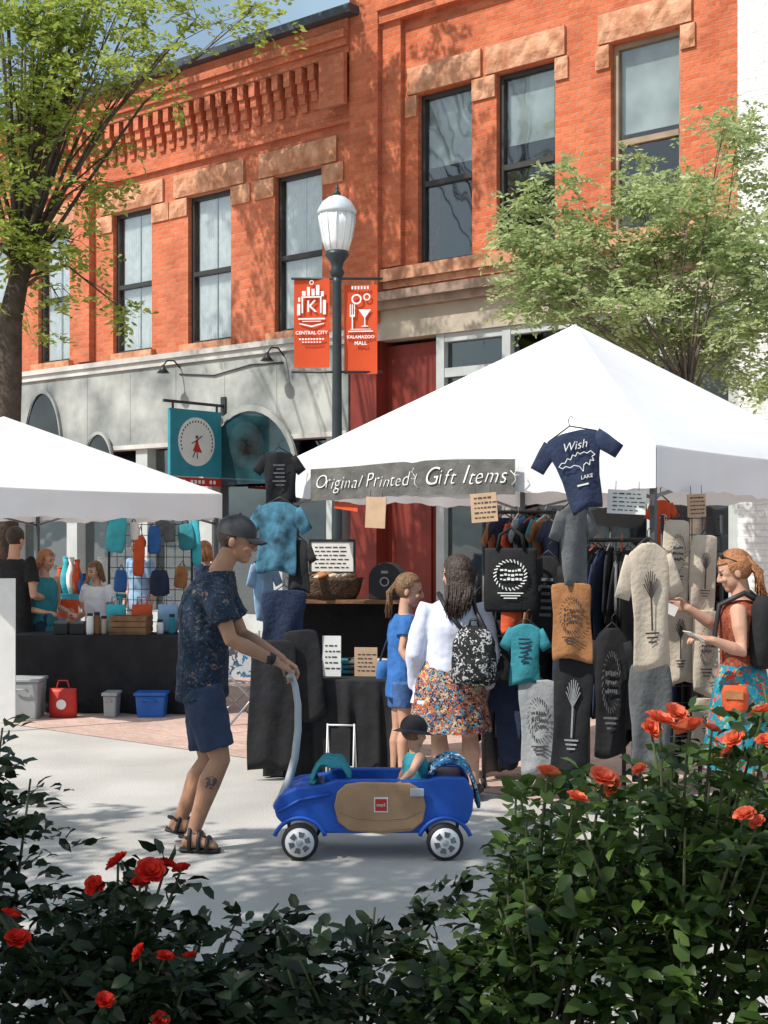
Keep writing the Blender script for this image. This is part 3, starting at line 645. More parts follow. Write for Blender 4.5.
def hang(name,label,cat,px,pt,pb,wpx,Y,mat,print_=None,pmt=None,rz=0,tpr=1.0,sl=True,hanger=True,group=None,tilt=None):
    t=thing(name,label,cat,at(px,pt,Y),rz,group); w=wpx/F*Y; h=(pb-pt)/F*Y
    t.rotation_euler[1]=R(random.uniform(-4,4) if tilt is None else tilt)
    m=MB(); garment(m,w,h,tpr,sl); m.build('fabric',mat,t)
    if print_:
        q=MB(); PR[print_](q,w*(.62 if sl else .9),h,-.029); q.build('print',pmt or WPAINT,t,False)
    if hanger:
        q=MB(); q.tube([(-w*.3,0,-h*.06-.0),(0,0,.035),(w*.3,0,-h*.06)],.005,6); q.tube([(0,0,.035),(0,0,.07),(.018,0,.09),(.03,0,.075)],.003,6); q.build('hanger',BLKM,t)
    return t
n1=hang('t_shirt','navy shirt with white lake outline hung tilted at the near corner of the right tent','t-shirt',571,432,512,84,7.98,NAVY,'lake',rz=R(-12),tpr=.5,tilt=-13)
text('Wish',.068,WPAINT,n1,Matrix.Translation((.0,-.03,-.085))@VT,shear=.4,bold=-.0006); text('LAKE',.03,WPAINT,n1,Matrix.Translation((.03,-.03,-.27))@VT,shear=.2)
hang('t_shirt','plain grey shirt hanging directly below the navy lake shirt','t-shirt',574,504,588,46,8.1,GREYC,None,rz=R(20),tpr=.85)
hang('t_shirt','rust brown shirt with dark print below the grey hanging shirt','t-shirt',571,583,660,40,8.1,RUST,'badge',INKD,R(-8),sl=False)
hang('long_banner_cloth','long black cloth with pale tree print hanging below the rust shirt','cloth',575,652,774,38,8.15,BLACKC,'tree',GREYL,R(-8),sl=False)
hang('t_shirt','teal shirt hanging below the black printed tote bag','t-shirt',526,624,684,44,8.5,TEAL,'lines',NAVY,R(-14))
hang('t_shirt','light grey long shirt with dark print hanging lowest beside the black cloth','t-shirt',537,680,774,38,8.5,GREYL,'badge',INKD,R(-14),sl=False)
hang('t_shirt','natural beige shirt with dark tree print at the near corner of the right tent','t-shirt',648,543,668,58,7.85,NAT,'tree',INKD,R(8),tpr=.95)
hang('t_shirt','small orange shirt hanging under the tent edge left of the kraft card','t-shirt',661,500,545,30,8.6,ORF,'ring',WPAINT,R(10))
for px,pt,pb,pr_,wh in((677,520,600,'badge','upper left'),(705,535,612,'tree','upper right'),(679,600,684,'tree','middle left'),(706,610,694,'badge','middle right'),(706,698,748,'ring','lowest')):
    hang('printed_towel','natural printed towel, %s one of those hung beside the red haired woman'%wh,'towel',px,pt,pb,29,8.3,NAT,pr_,INKD,R(12),sl=False)
hang('t_shirt','black shirt topmost of the clothes hung at the left tent corner','t-shirt',279,452,505,46,9.75,BLACKC,'lines',GREYC,R(10))
hang('t_shirt','blue dyed shirt hanging below the black shirt at the left tent corner','t-shirt',280,502,572,60,9.7,TIEDYE,None,rz=R(-15))
hang('t_shirt','charcoal shirt hanging beside the blue dyed shirt above the wicker basket','t-shirt',298,540,592,36,9.72,BLACKC,None,rz=R(-30))
hang('cloth_bag','navy cloth bag hanging above the black sack behind the wagon handle','bag',284,590,654,44,9.6,NAVY,None,sl=False,rz=R(10))
hang('t_shirt','grey blue shirt hanging between the dyed shirt and the navy bag','t-shirt',263,558,622,36,9.85,SKYB,None,rz=R(40))
hang('cloth_sack','long black sack hanging at the left end of the shirt stall','bag',274,640,768,46,9.4,BLACKC,None,sl=False,hanger=False,tpr=1.15)
hang('cloth_sack','short black sack hanging beside the long one at the left end of the stall','bag',300,630,720,36,9.45,BLACKC,None,sl=False,hanger=False,tpr=1.1)
hang('scarf','orange scarf hanging between the black tote and the teal shirt','scarf',512,604,636,24,8.62,ORF,None,sl=False,hanger=False,rz=R(20))
hang('t_shirt','black shirt with grey lines hanging between the tote bag and the rust shirt','t-shirt',548,556,650,42,8.75,BLACKC,'lines',GREYC,R(-20))
hang('t_shirt','black long shirt with pale emblem hanging low between the black cloth and the tent leg','t-shirt',612,628,756,46,8.4,BLACKC,'badge',GREYC,R(-6))
hang('t_shirt','dark grey shirt hanging under the natural beige shirt','t-shirt',650,662,764,44,8.12,GREYC,None,rz=R(10),sl=False)
hang('t_shirt','navy shirt hanging low between the pale cardigan and the grey long shirt','t-shirt',506,676,760,38,8.85,NAVY,None,rz=R(-25))
def edge_row(px0,px1,n,pt,pb,Y,mats,label,group,depth=.34):
    for k in range(n):
        px=px0+(px1-px0)*k/(n-1); h=(pb-pt)/F*Y*random.uniform(.82,1.06)
        t=thing('t_shirt',label,'t-shirt',at(px,pt+random.uniform(-3,3),Y+random.uniform(-.03,.03)),R(66+random.uniform(-18,16)),group)
        m=MB(); garment(m,depth*1.4,h,1.0,True,.022); m.build('fabric',mats[k%len(mats)],t)
        q=MB(); q.tube([(-.13,0,-.02),(0,0,.03),(.13,0,-.02)],.005,6); q.tube([(0,0,.03),(0,0,.07),(.018,0,.09)],.003,6); q.build('hanger',[BLKM,ORF,BLKM,METW][k%4],t)
edge_row(592,628,7,548,722,8.75,[BLACKC,BLACKC,NAVY,BLACKC,GREYC,BLACKC,BLACKC],'dark shirt hanging edge on in the row between the rust shirt and the beige shirt','row of dark shirts on the right rack')
edge_row(498,552,9,520,575,9.35,[RUST,NAVY,ORF,GREYL,BLUE,BLACKC,TEAL,RUST,NAVY],'folded coloured shirt in the row above the black tote bag','row of coloured shirts under the tent')
edge_row(628,694,9,585,765,9.1,[BLACKC,NAVY,BLACKC,BLACKC,GREYC,BLACKC,NAVY,BLACKC,BLACKC],'dark garment hanging behind the natural printed towels','row of dark garments behind the printed towels')
edge_row(482,560,9,590,760,9.5,[BLACKC,GREYC,BLACKC,NAVY,BLACKC,BLACKC,RUST,BLACKC,NAVY],'dark garment hanging in the shade behind the black tote bag','row of dark garments behind the tote bag')
def tote(label,px,pt,pb,wpx,Y,mat,pmt,pr_,rz=0):
    t=thing('tote_bag',label,'bag',at(px,pb,Y),rz); w=wpx/F*Y; h=(pb-pt)/F*Y
    m=MB(); m.loft([(V((0,0,z*h)),V((w/2*k,0,0)),V((0,d_,0))) for z,k,d_ in((0,.94,.02),(.05,1,.035),(.3,1.02,.03),(.6,.98,.04),(.95,.97,.03),(1,.98,.025))],20); m.build('bag_body',mat,t)
    q=MB(); PR[pr_](q,w*.95,h,-.045); q.v=[p+V((0,0,h*1.0)) for p in q.v]; q.build('print',pmt,t,False)
    for y in(-.03,.03):
        q=MB(); q.tube([(-w*.25,y,h*.97),(-w*.2,y,h*1.2),(0,y,h*1.32),(w*.2,y,h*1.2),(w*.25,y,h*.97)],.01,6); q.build('handle',mat,t)
tote('black tote bag with white printed emblem at the front of the right stall',511,548,612,54,8.6,BLACKC,WPAINT,'badge',R(-10))
tote('plain black bag hanging beneath the printed tote near the pale cardigan',497,620,682,30,8.75,BLACKC,GREYC,'lines',R(-20))
def card(label,px,pt,pb,wpx,Y,mat,rz,tilt=0,lines=True):
    t=thing('price_card',label,'card',at(px,pb,Y),rz); t.rotation_euler[1]=R(tilt); w=wpx/F*Y;h=(pb-pt)/F*Y
    m=MB(); m.bx(-w/2,w/2,-.003,.003,0,h); m.build('card_sheet',mat,t,False)
    if lines:
        q=MB()
        for k in range(5):
            x=-w*.36
            while x<w*.34:
                l_=random.uniform(.06,.16)*w; q.box((x+l_/2,-.005,h*(.16+.17*k)),(l_,.002,h*random.uniform(.03,.06))); x+=l_+w*.05
        q.build('handwriting',INKD,t,False)
    q=MB(); q.tube([(-w*.3,0,h),(-w*.3,.0,h+.05)],.002,5); q.tube([(w*.3,0,h),(w*.3,0,h+.05)],.002,5); q.build('string',BLKM,t)
card('kraft price card hanging under the word Printed on the tent banner',375,497,528,23,9.25,KRAFT,R(-30),3,False)
card('kraft price card with handwriting just right of the banner end',485,493,522,28,8.6,KRAFT,R(-25),-4)
card('white price card with handwriting right of the navy lake shirt',626,490,514,38,8.1,PAPER,R(-10),3)
card('kraft price card on the right tent edge above the printed towels',697,494,517,24,8.35,KRAFT,R(30),-3)
m=MB(); m.bx(-.1,.1,-.003,.003,0,.05); o=m.build('paper_flag',ORF,None,False)
tag(o,'small orange paper strip pinned under the left end of the banner','paper'); o.location=at(346,510,9.6); o.rotation_euler=(0,R(8),R(-35))
def rack(label,px0,px1,py,Y0,Y1):
    a=at(px0,py,Y0);b=at(px1,py,Y1); t=thing('clothes_rack',label,'clothes rack',(a.x,a.y,0)); o0=V((a.x,a.y,0)); a-=o0;b-=o0
    m=MB(); m.tube([a,b],.013,8); m.build('rail',BLKM,t)
    for p in(a,b):
        m=MB(); m.tube([(p.x,p.y,0),p],.014,8); m.build('post',BLKM,t)
        m=MB(); m.tube([(p.x-.02,p.y-.25,.02),(p.x,p.y+.25,.02)],.014,8); m.build('foot',BLKM,t)
rack('black clothes rack holding the coloured shirts behind the cardigan woman',484,560,512,9.35,9.35)
rack('black clothes rack holding the row of dark shirts inside the right tent',588,655,540,8.75,8.75)
rack('black clothes rack deep in the right tent behind the printed towels',624,700,577,9.1,9.1)
t=thing('wire_display','black wire display panel carrying the natural printed towels','display',gnd(692,8.36),R(12)); z1=at(0,515,8.36).z
for x in(-.19,.19):
    m=MB(); m.tube([(x,0,0),(x,0,z1)],.012,8); m.build('post',BLKM,t)
    m=MB(); m.tube([(x,-.2,.015),(x,.2,.015)],.012,8); m.build('foot',BLKM,t)
m=MB()
for k in range(16): m.tube([(-.19,0,.25+k*.1),(.19,0,.25+k*.1)],.003,5)
for k in range(5): m.tube([(-.13+k*.065,0,.25),(-.13+k*.065,0,z1)],.003,5)
m.build('grid',BLKM,t)

# ------------------------------------------------------------------ right stall furniture
def clothed_table(label,c,wx,wy,h,rz,mat):
    t=thing('table',label,'table',(c[0],c[1],0),rz)
    m=MB(); m.box((0,0,h-.02),(wx,wy,.035)); m.build('tabletop',WOOD,t,False)
    for sx in(-1,1):
        for sy in(-1,1):
            m=MB(); m.tube([(sx*(wx/2-.06),sy*(wy/2-.06),0),(sx*(wx/2-.06),sy*(wy/2-.06),h-.03)],.016,8); m.build('leg',GREYM,t)
    m=MB(); n=160; vs=[];fs=[]; per=[]
    for k in range(n):
        q=k/n*4; e=int(q); f_=q-e; a=[(-1,-1),(1,-1),(1,1),(-1,1)]; p0,p1=a[e],a[(e+1)%4]; per.append((p0[0]+(p1[0]-p0[0])*f_,p0[1]+(p1[1]-p0[1])*f_))
    rows=[(1,h+.004,0),(1.006,h-.01,.2),(1.015,h*.7,.7),(1.02,h*.35,1),(1.025,.012,1.1)]
    for k_,z,wv in rows:
        for i,(x,y) in enumerate(per):
            wob=wv*.018*math.sin(i*.79+z)+wv*.012*math.sin(i*1.3)
            vs.append((x*(wx/2+.01)*k_+x*wob,y*(wy/2+.01)*k_+y*wob,z))
    for r in range(len(rows)-1):
        for i in range(n): j=(i+1)%n; fs.append((r*n+i,r*n+j,(r+1)*n+j,(r+1)*n+i))
    fs.append(tuple(range(n))); m.add(vs,fs); m.build('tablecloth',mat,t,True)
    return t
clothed_table('low table under black cloth at the left end of the shirt stall',at(336,0,9.75)[:2],.86,.5,.67,R(-8),BLACKC)
t=thing('shelf_unit','tall dark shelf unit carrying the wicker basket and domed box','shelf',(at(345,0,10.35).x,10.35,0),R(-6)); hs=1.17
for z in(.72,hs):
    m=MB(); m.box((0,0,z),(.98,.34,.03)); m.build('shelf',WOOD,t,False,bevel=.004)
for sx in(-1,1):
    for sy in(-1,1):
        m=MB(); m.box((sx*.47,sy*.15,hs/2),(.03,.03,hs)); m.build('leg',BLKM,t,False)
m=MB(); m.box((0,.14,.95),(.94,.01,.42)); m.build('back_panel',BLACKC,t,False)
bp=at(330,0,10.3)
t=thing('wicker_basket','dark wicker basket full of small goods on the tall shelf','basket',(bp.x,10.3,hs+.016))
m=MB(); m.lathe([(.19,0),(.22,.05),(.24,.13),(.25,.16),(.235,.16),(.2,.04)],24); m.v=[V((p.x,p.y*.6,p.z)) for p in m.v]; m.build('basket_body',WICK,t)
for k in range(16):
    m=MB(); x,y=random.uniform(-.18,.18),random.uniform(-.08,.08); m.ell(V((x,y,.155+random.uniform(0,.03))),V((.045,0,.01)),V((0,.03,0)),V((0,0,.022)),8,6); m.build('small_pouch',[NAT,RUST,WOOD,KRAFT][k%4],t)
bp=at(387,0,10.3)
t=thing('domed_box','black domed metal box beside the wicker basket on the tall shelf','box',(bp.x,10.3,hs+.016),R(-10))
m=MB(); m.poly([(-.12,-.1,0),(.12,-.1,0),(.12,-.1,.15)]+[(.12*math.cos(a),-.1,.15+.12*math.sin(a)) for a in[math.pi*i/12 for i in range(1,12)]]+[(-.12,-.1,.15)],(0,.22,0)); m.build('box_body',BLACK,t,False,bevel=.006)
m=MB(); m.ring((0,-.112,.13),.035,.025,(1,0,0),(0,0,1),(0,.01,0)); m.box((0,-.105,.2),(.05,.01,.02)); m.build('latch',GREYM,t,False)
bp=at(331,566,10.2)
t=thing('framed_price_list','white framed price list standing above the wicker basket','sign',(bp.x,10.45,hs+.016),R(-6))
m=MB(); m.bx(-.16,.16,-.01,.01,.2,.42); m.build('sheet',PAPER,t,False)
m=MB()
for a in((-.175,-.16,.18,.44),(.16,.175,.18,.44),(-.16,.16,.42,.44),(-.16,.16,.18,.2)): m.bx(a[0],a[1],-.016,.014,a[2],a[3])
m.bx(-.012,.012,-.0,.014,0,.18); m.bx(-.08,.08,-.05,.05,0,.012); m.build('frame',BLKM,t,False)
m=MB()
for k in range(6):
    x=-.13
    while x<.11:
        l_=random.uniform(.015,.05); m.box((x+l_/2,-.012,.23+k*.03),(l_,.002,.008)); x+=l_+.012
m.build('handwriting',INKD,t,False)
for k,(px,w_,h_,mt,lb) in enumerate(((332,.13,.28,PAPER,'white printed card standing upright on the low black table'),(366,.16,.2,KRAFT,'small brown framed card on the low black table near the girl'))):
    p=at(px,0,9.75); t=thing('display_card',lb,'card',(p.x,9.7,.676),R(-8)); m=MB(); m.bx(-w_/2,w_/2,-.004,.004,0,h_); m.build('card_sheet',mt,t,False)
    m=MB(); m.poly([(0,.004,0),(0,.09,0),(0,.004,h_*.7)],(.004,0,0)); m.build('stand',BLACK,t,False)
    m=MB()
    for j in range(5):
        x=-w_*.35
        while x<w_*.3:
            l_=random.uniform(.012,.035); m.box((x+l_/2,-.006,h_*(.2+.14*j)),(l_,.002,h_*.03)); x+=l_+.01
    m.build('handwriting',INKD,t,False)
for k,(px,c_,nm) in enumerate(((300,NAVY,'navy'),(314,BLACKC,'black'),(346,TEAL,'teal'),(352,GREYC,'grey'),(383,NAT,'beige'))):
    p=at(px,0,9.8)
    t=thing('folded_shirts','pile of %s folded shirts lying on the low black table'%nm,'folded shirts',(p.x,9.9,.676),R(random.uniform(-12,12)))
    for j in range(3):
        m=MB(); m.box((random.uniform(-.004,.004),0,.018+j*.034),(.085,.2,.03),rz=random.uniform(-.06,.06)); m.build('folded_layer',c_,t,False,bevel=.01)
p=gnd(341,9.3); t=thing('easel_stand','small pale folding stand leaning before the low black table','stand',(p.x,9.3,0),R(-8))
for x in(-.09,.09):
    m=MB(); m.tube([(x,-.06,0),(x,0,.4)],.006,7); m.build('leg',METW,t)
    m=MB(); m.tube([(x,.1,0),(x,0,.38)],.006,7); m.build('leg',METW,t)
for a in((0,.39),(-.04,.12)):
    m=MB(); m.tube([(-.09,a[0],a[1]),(.09,a[0],a[1])],.006,7); m.build('bar',METW,t)
m=MB(); m.box((0,-.025,.25),(.13,.008,.24),M=Matrix.Rotation(R(-8),3,'X')); m.build('panel',BLACKC,t,False)
p=gnd(243,12.0); t=thing('camp_chair','folding camp chair with pale patterned seat behind the walking man','chair',p,R(25))
CH_=patmat('chair_pattern',[(0,(.55,.55,.55)),(.4,(.05,.2,.35)),(.6,(.6,.6,.58)),(.85,(.1,.1,.12))],26)
m=MB(); m.add([(-.24,-.2,.42),(.24,-.2,.42),(.22,.2,.38),(-.22,.2,.38),(0,0,.36)],[(0,1,4),(1,2,4),(2,3,4),(3,0,4)]); m.build('seat',CH_,t,True)
m=MB(); m.add([(-.24,.2,.42),(.24,.2,.42),(.24,.28,.8),(-.24,.28,.8)],[(0,1,2,3)]); m.build('backrest',CH_,t,False)
for a,b in(((-.26,-.22,0),(.26,-.22,.55)),((.26,-.22,0),(-.26,-.22,.55)),((-.26,.24,0),(.26,.2,.42)),((.26,.24,0),(-.26,.2,.42)),((-.25,.18,.0),(-.25,.29,.82)),((.25,.18,.0),(.25,.29,.82))):
    m=MB(); m.tube([a,b],.01,7); m.build('leg',GREYM,t)

# ------------------------------------------------------------------ left stall
clothed_table('long table under black cloth beneath the left tent',at(115,0,13.35)[:2],1.92,.6,.72,R(-4),BLACKC)
ty=13.3
def on_table(px,y=ty): q=at(px,0,y); return (q.x,y,.728)
t=thing('wooden_crate','brown wooden crate on the right half of the black left table','crate',on_table(131),R(-6))
m=MB(); m.bx(-.18,.18,-.12,.12,0,.015)
for z in(.02,.075,.13):
    for s_ in(-1,1): m.bx(-.18,.18,s_*.12-.006,s_*.12+.006,z,z+.045); m.bx(s_*.174-.006,s_*.174+.006,-.112,.112,z,z+.045)
m.build('slats',WOOD,t,False)
for px,lb,mt in((62,'left one of two black product boxes on the left stall table',BLACK),(78,'right one of two black product boxes on the left stall table',BLACK)):
    t=thing('product_box',lb,'box',on_table(px)); m=MB(); m.bx(-.065,.065,-.06,.06,0,.11); m.build('carton',mt,t,False,bevel=.004); m=MB(); m.bx(-.068,.068,-.063,.063,.1,.12); m.build('lid',GREYC,t,False)
for k,(px,mt) in enumerate(((90,PAPER),(97,WOOD),(104,NAT),(160,PAPER),(172,TEAL),(182,KRAFT),(196,PAPER))):
    t=thing('jar','%s small jar standing on the left stall table, %s from the left'%(['white','brown','cream','white','teal','tan','white'][k],['first','second','third','fourth','fifth','sixth','seventh'][k]),'jar',on_table(px,ty-.1+.03*k))
    hh=random.uniform(.1,.2); m=MB(); m.lathe([(.03,0),(.034,.02),(.034,hh-.02),(.024,hh)],14); m.build('jar_body',mt,t); m=MB(); m.lathe([(.027,hh),(.027,hh+.025)],14); m.build('lid',BLACK,t)
for k,(px,mt,nm) in enumerate(((116,AQUA,'aqua'),(142,ORF,'orange'),(168,SKYB,'pale blue'),(190,RUST,'rust brown'))):
    t=thing('tote_bag','%s small bag standing at the back of the left stall table'%nm,'bag',on_table(px,13.52),R(random.uniform(-15,15)))
    m=MB(); m.loft([(V((0,0,z)),V((.1*k_,0,0)),V((0,d_,0))) for z,k_,d_ in((0,.9,.04),(.03,1,.05),(.18,1,.045),(.27,.94,.03))],16); m.build('bag_body',mt,t)
    m=MB(); m.tube([(-.05,0,.26),(-.04,0,.34),(.04,0,.34),(.05,0,.26)],.007,6); m.build('handle',mt,t)
p=gnd(4,12.4); t=thing('sign_board','tall white board standing at the left edge in front of the table','board',p,R(10)); m=MB(); m.bx(-.1,.1,-.012,.012,.0,1.28); m.build('panel',PAPER,t,False,bevel=.003); m=MB(); m.bx(-.06,.06,.0125,.3,0,.02); m.build('foot',GREYM,t,False)
def tub(name,label,cat,px,Y,w_,d_,h_,mt,lidm,rz=0):
    t=thing(name,label,cat,gnd(px,Y),rz); m=MB()
    vs=[]
    for z,k in((0,.88),(h_,1)):
        for sx,sy in((-1,-1),(1,-1),(1,1),(-1,1)): vs.append((sx*w_/2*k,sy*d_/2*k,z))
    m.add(vs,[(0,3,2,1),(4,5,6,7),(0,1,5,4),(1,2,6,5),(2,3,7,6),(3,0,4,7)]); m.build('tub_body',mt,t,False,bevel=.015)
    m=MB(); m.bx(-w_/2-.012,w_/2+.012,-d_/2-.012,d_/2+.012,h_,h_+.03); m.build('lid',lidm,t,False,bevel=.008)
    m=MB(); m.tube([(-w_*.2,-d_/2-.01,h_*.75),(-w_*.15,-d_/2-.03,h_*.82),(w_*.15,-d_/2-.03,h_*.82),(w_*.2,-d_/2-.01,h_*.75)],.008,6); m.build('handle',lidm,t)
tub('storage_bin','grey plastic storage bin beside the white board','bin',27,12.75,.28,.35,.34,BINM,BINM)
tub('cooler','blue cooler box at the foot of the left table','cooler',152,12.85,.27,.25,.2,COOL,COOL)
tub('storage_bin','small pale grey crate beside the blue cooler','bin',112,12.85,.12,.25,.2,BINM,BINM)
t=thing('shopping_bag','red shopping bag on the ground at the foot of the left table','bag',gnd(63,12.75)); m=MB(); m.loft([(V((0,0,z)),V((.13*k,0,0)),V((0,d_,0))) for z,k,d_ in((0,.95,.06),(.1,1,.07),(.24,.95,.05),(.27,.97,.03))],14); m.build('bag_body',RED,t); m=MB(); m.disc((0,-.075,.13),.045,(1,0,0),(0,0,1),(0,.004,0)); m.build('mark',WPAINT,t,False); m=MB(); m.tube([(-.06,0,.26),(-.04,0,.34),(.04,0,.34),(.06,0,.26)],.008,6); m.build('handle',RED,t)
t=thing('display_rack','black grid display stand behind the left table hung with goods','display',gnd(150,14.9),R(-20))
for x in(-.5,.5):
    m=MB(); m.tube([(x,0,0),(x,0,1.82)],.015,8); m.build('post',BLKM,t)
    m=MB(); m.tube([(x,-.25,.02),(x,.25,.02)],.015,8); m.build('foot',BLKM,t)
m=MB()
for k in range(10): m.tube([(-.5,0,.75+k*.115),(.5,0,.75+k*.115)],.004,5)
for k in range(9): m.tube([(-.4+k*.1,0,.75),(-.4+k*.1,0,1.8)],.004,5)
m.build('grid',BLKM,t)
goods=[(114,538,40,AQUA,'aqua',22),(136,526,18,PAPER,'white',11),(154,540,28,BLUE,'blue',15),(170,528,44,GREYC,'grey',13),(188,536,26,TEAL,'teal',19),(120,578,22,BLUE,'deep blue',15),(138,562,40,ORF,'orange',13),(160,582,26,NAVY,'navy',22),(180,574,22,RUST,'rust',15),(197,552,50,AQUA,'long aqua',12)]
for px,py,s_,mt,nm,wp in goods:
    Yg=14.72; t=thing('hanging_pouch','%s pouch on the grid display behind the left table, %s part'%(nm,'upper' if py<545 else 'lower'),'pouch',at(px,py+14,Yg),R(-20)); w_=wp/F*Yg;h_=s_/F*Yg
    t.rotation_euler[1]=R(random.uniform(-9,9))
    m=MB(); k2=random.uniform(.6,1); m.loft([(V((0,0,z*h_)),V((w_/2*k,0,0)),V((0,.025,0))) for z,k in((0,.85*k2),(.1,1),(.6,1),(.95,.8),(1,.75*k2))],14); m.build('pouch_body',mt,t); m=MB(); m.tube([(-w_*.25,0,h_*.95),(0,0,h_*1.25),(w_*.25,0,h_*.95)],.006,6); m.build('loop',BLKM,t)
t=thing('display_table','low table of orange and blue goods seen far behind the left table','table',gnd(75,16.0),R(-30))
m=MB(); m.box((0,0,.98),(1.1,.5,.05)); m.build('tabletop',TEAL,t,False)
for sx in(-1,1):
    for sy in(-1,1): m=MB(); m.tube([(sx*.5,sy*.2,0),(sx*.5,sy*.2,.96)],.02,8); m.build('leg',GREYM,t)
for k in range(8):
    p=at(58+k*6.5,0,16.0); c_=[ORF,AQUA,PAPER,ORF,BLUE,RUST,AQUA,PAPER][k]
    t=thing('vase','%s vase on the far table behind the left stall, %s in its row'%(['orange','aqua','white','orange','blue','rust','aqua','white'][k],['first','second','third','fourth','fifth','sixth','seventh','last'][k]),'vase',(p.x,16.0-(p.x-gnd(75,16).x)*.5,1.006))
    h_=random.uniform(.2,.42); m=MB(); m.lathe([(.035,0),(.06,h_*.3),(.06,h_*.55),(.026,h_*.85),(.034,h_)],14); m.build('vase_body',c_,t); m=MB(); m.lathe([(.03,h_),(.038,h_+.01),(.03,h_+.02)],14); m.build('rim',c_,t)

# ------------------------------------------------------------------ people
def remesh(mb,name,mats,parent,vox,it=4,matfn=None,wr=0,ws=9):
    o=mb.build('tmp',mats[0],None)
    r=o.modifiers.new('r','REMESH'); r.mode='VOXEL'; r.voxel_size=vox
    s_=o.modifiers.new('s','SMOOTH'); s_.factor=.5; s_.iterations=it
    dg=bpy.context.evaluated_depsgraph_get(); me=bpy.data.meshes.new_from_object(o.evaluated_get(dg)); bpy.data.objects.remove(o)
    if wr:
        cs=[v.co+v.normal*wr*(noise.noise(v.co*ws)+.7*noise.noise(V((v.co.x*ws*2.3+v.co.z*9,v.co.y*ws*2.3,v.co.z*ws*1.3)))+.3*noise.noise(v.co*ws*4.5)) for v in me.vertices]
        me.vertices.foreach_set('co',[x for c in cs for x in c])
    me.materials.clear()
    for q in mats: me.materials.append(q)
    me.polygons.foreach_set('use_smooth',[True]*len(me.polygons))
    me.polygons.foreach_set('material_index',[matfn(p.center) if matfn else 0 for p in me.polygons])
    me.name=name; ob=bpy.data.objects.new(name,me); col.objects.link(ob); ob.parent=parent; return ob
class Head:
    def __init__(s,c,f,h,up=V((0,0,1))):
        s.c=V(c); s.f=V(f).normalized(); s.s=s.f.cross(up).normalized(); s.u=s.s.cross(s.f); s.k=h/.235
    def p(s,f,sd,u): return s.c+(s.f*f+s.s*sd+s.u*u)*s.k
    def loc(s,q): d=(q-s.c)/s.k; return d.dot(s.f),d.dot(s.s),d.dot(s.u)
    def mesh(s,m):
        k=s.k
        def E(f,sd,u,a,b,c): m.ell(s.p(f,sd,u),s.f*a*k,s.s*b*k,s.u*c*k,18,12)
        E(-.008,0,.033,.098,.076,.092); E(.03,0,-.035,.06,.058,.07); E(.055,0,-.085,.032,.03,.026); E(.04,0,.01,.052,.064,.045)
        m.tube([s.p(.086,0,.018),s.p(.102,0,-.012),s.p(.106,0,-.026)],[.008*k,.012*k,.014*k],8,rnd=True)
        for q in(-1,1):
            E(-.008,q*.077,-.008,.02,.009,.032); E(.083,q*.03,.026,.012,.022,.007); E(.07,q*.035,-.025,.02,.02,.02); E(.092,q*.011,-.028,.009,.009,.008)
        E(.084,0,-.055,.010,.022,.006); E(.082,0,-.066,.010,.019,.007)
    def matfn(s,q):
        f,sd,u=s.loc(q)
        if f>.055 and abs(abs(sd)-.031)<.013 and abs(u-.006)<.006: return 1
        if f>.06 and abs(abs(sd)-.032)<.019 and abs(u-.028)<.004: return 1
        if f>.065 and abs(sd)<.021 and abs(u+.060)<.009: return 2
        return 0
def hand(m,w_,d_,n_,t_,curl,k=1.0,spread=.0):
    d_=V(d_).normalized(); n_=(V(n_)-d_*V(n_).dot(d_)).normalized(); t_=V(t_)-d_*V(t_).dot(d_)-n_*V(t_).dot(n_); t_=t_.normalized()
    m.loft([(w_+d_*(a*k),t_*(b*k),n_*(c*k)) for a,b,c in((-.02,.024,.02),(.015,.03,.018),(.05,.04,.016),(.088,.041,.013),(.097,.036,.009))],12)
    for i,(off,L_) in enumerate(((.032,.068),(.0108,.076),(-.0108,.072),(-.032,.056))):
        p=w_+d_*.084*k+t_*off*k; a=0; pts=[p]; di=d_+t_*(off*spread)
        for seg_,cu in((.45,.7),(.32,1.1),(.25,.8)):
            a+=curl*cu; q=di*math.cos(a)+n_*math.sin(a); p=p+q*(L_*1.12*seg_*k); pts.append(p)
        m.tube(pts,[.0092*k,.0086*k,.0078*k,.0066*k],8,rnd=True)
    p=w_+d_*.022*k+t_*.026*k; q1=(t_*.75+d_*.65+n_*.25).normalized(); q2=(t_*.3+d_*.8+n_*(.3+curl*.5)).normalized(); q3=(d_*.8+n_*(.3+curl*.8)-t_*.1).normalized()
    m.tube([p,p+q1*.036*k,p+q1*.036*k+q2*.03*k,p+q1*.036*k+q2*.03*k+q3*.024*k],[.014*k,.0115*k,.0098*k,.008*k],8,rnd=True)
def rings(Pz,o=0,drop=.09,topf=1.0):
    k=Pz['k'];pel,che,nek=Pz['pel'],Pz['che'],Pz['nek'];S_,Fw=Pz['S'],Pz['F'];tw,td=Pz.get('tw',1),Pz.get('td',1); up=(che-pel).normalized()
    L_=[(pel-up*drop*k,.135 if o==0 else .165,.10),(pel-up*.03*k,.165,.112),(pel+up*.03*k,.162,.112),(lerp(pel,che,.35),.148,.104),(lerp(pel,che,.65),.148,.104),(che,.165,.115),(lerp(che,nek,.4),.168,.108),(lerp(che,nek,.7),.135,.085),(lerp(che,nek,.92),.075,.062)]
    return [(c,S_*(w_*k*tw+o),Fw*(d_*k*td+o)) for c,w_,d_ in L_]
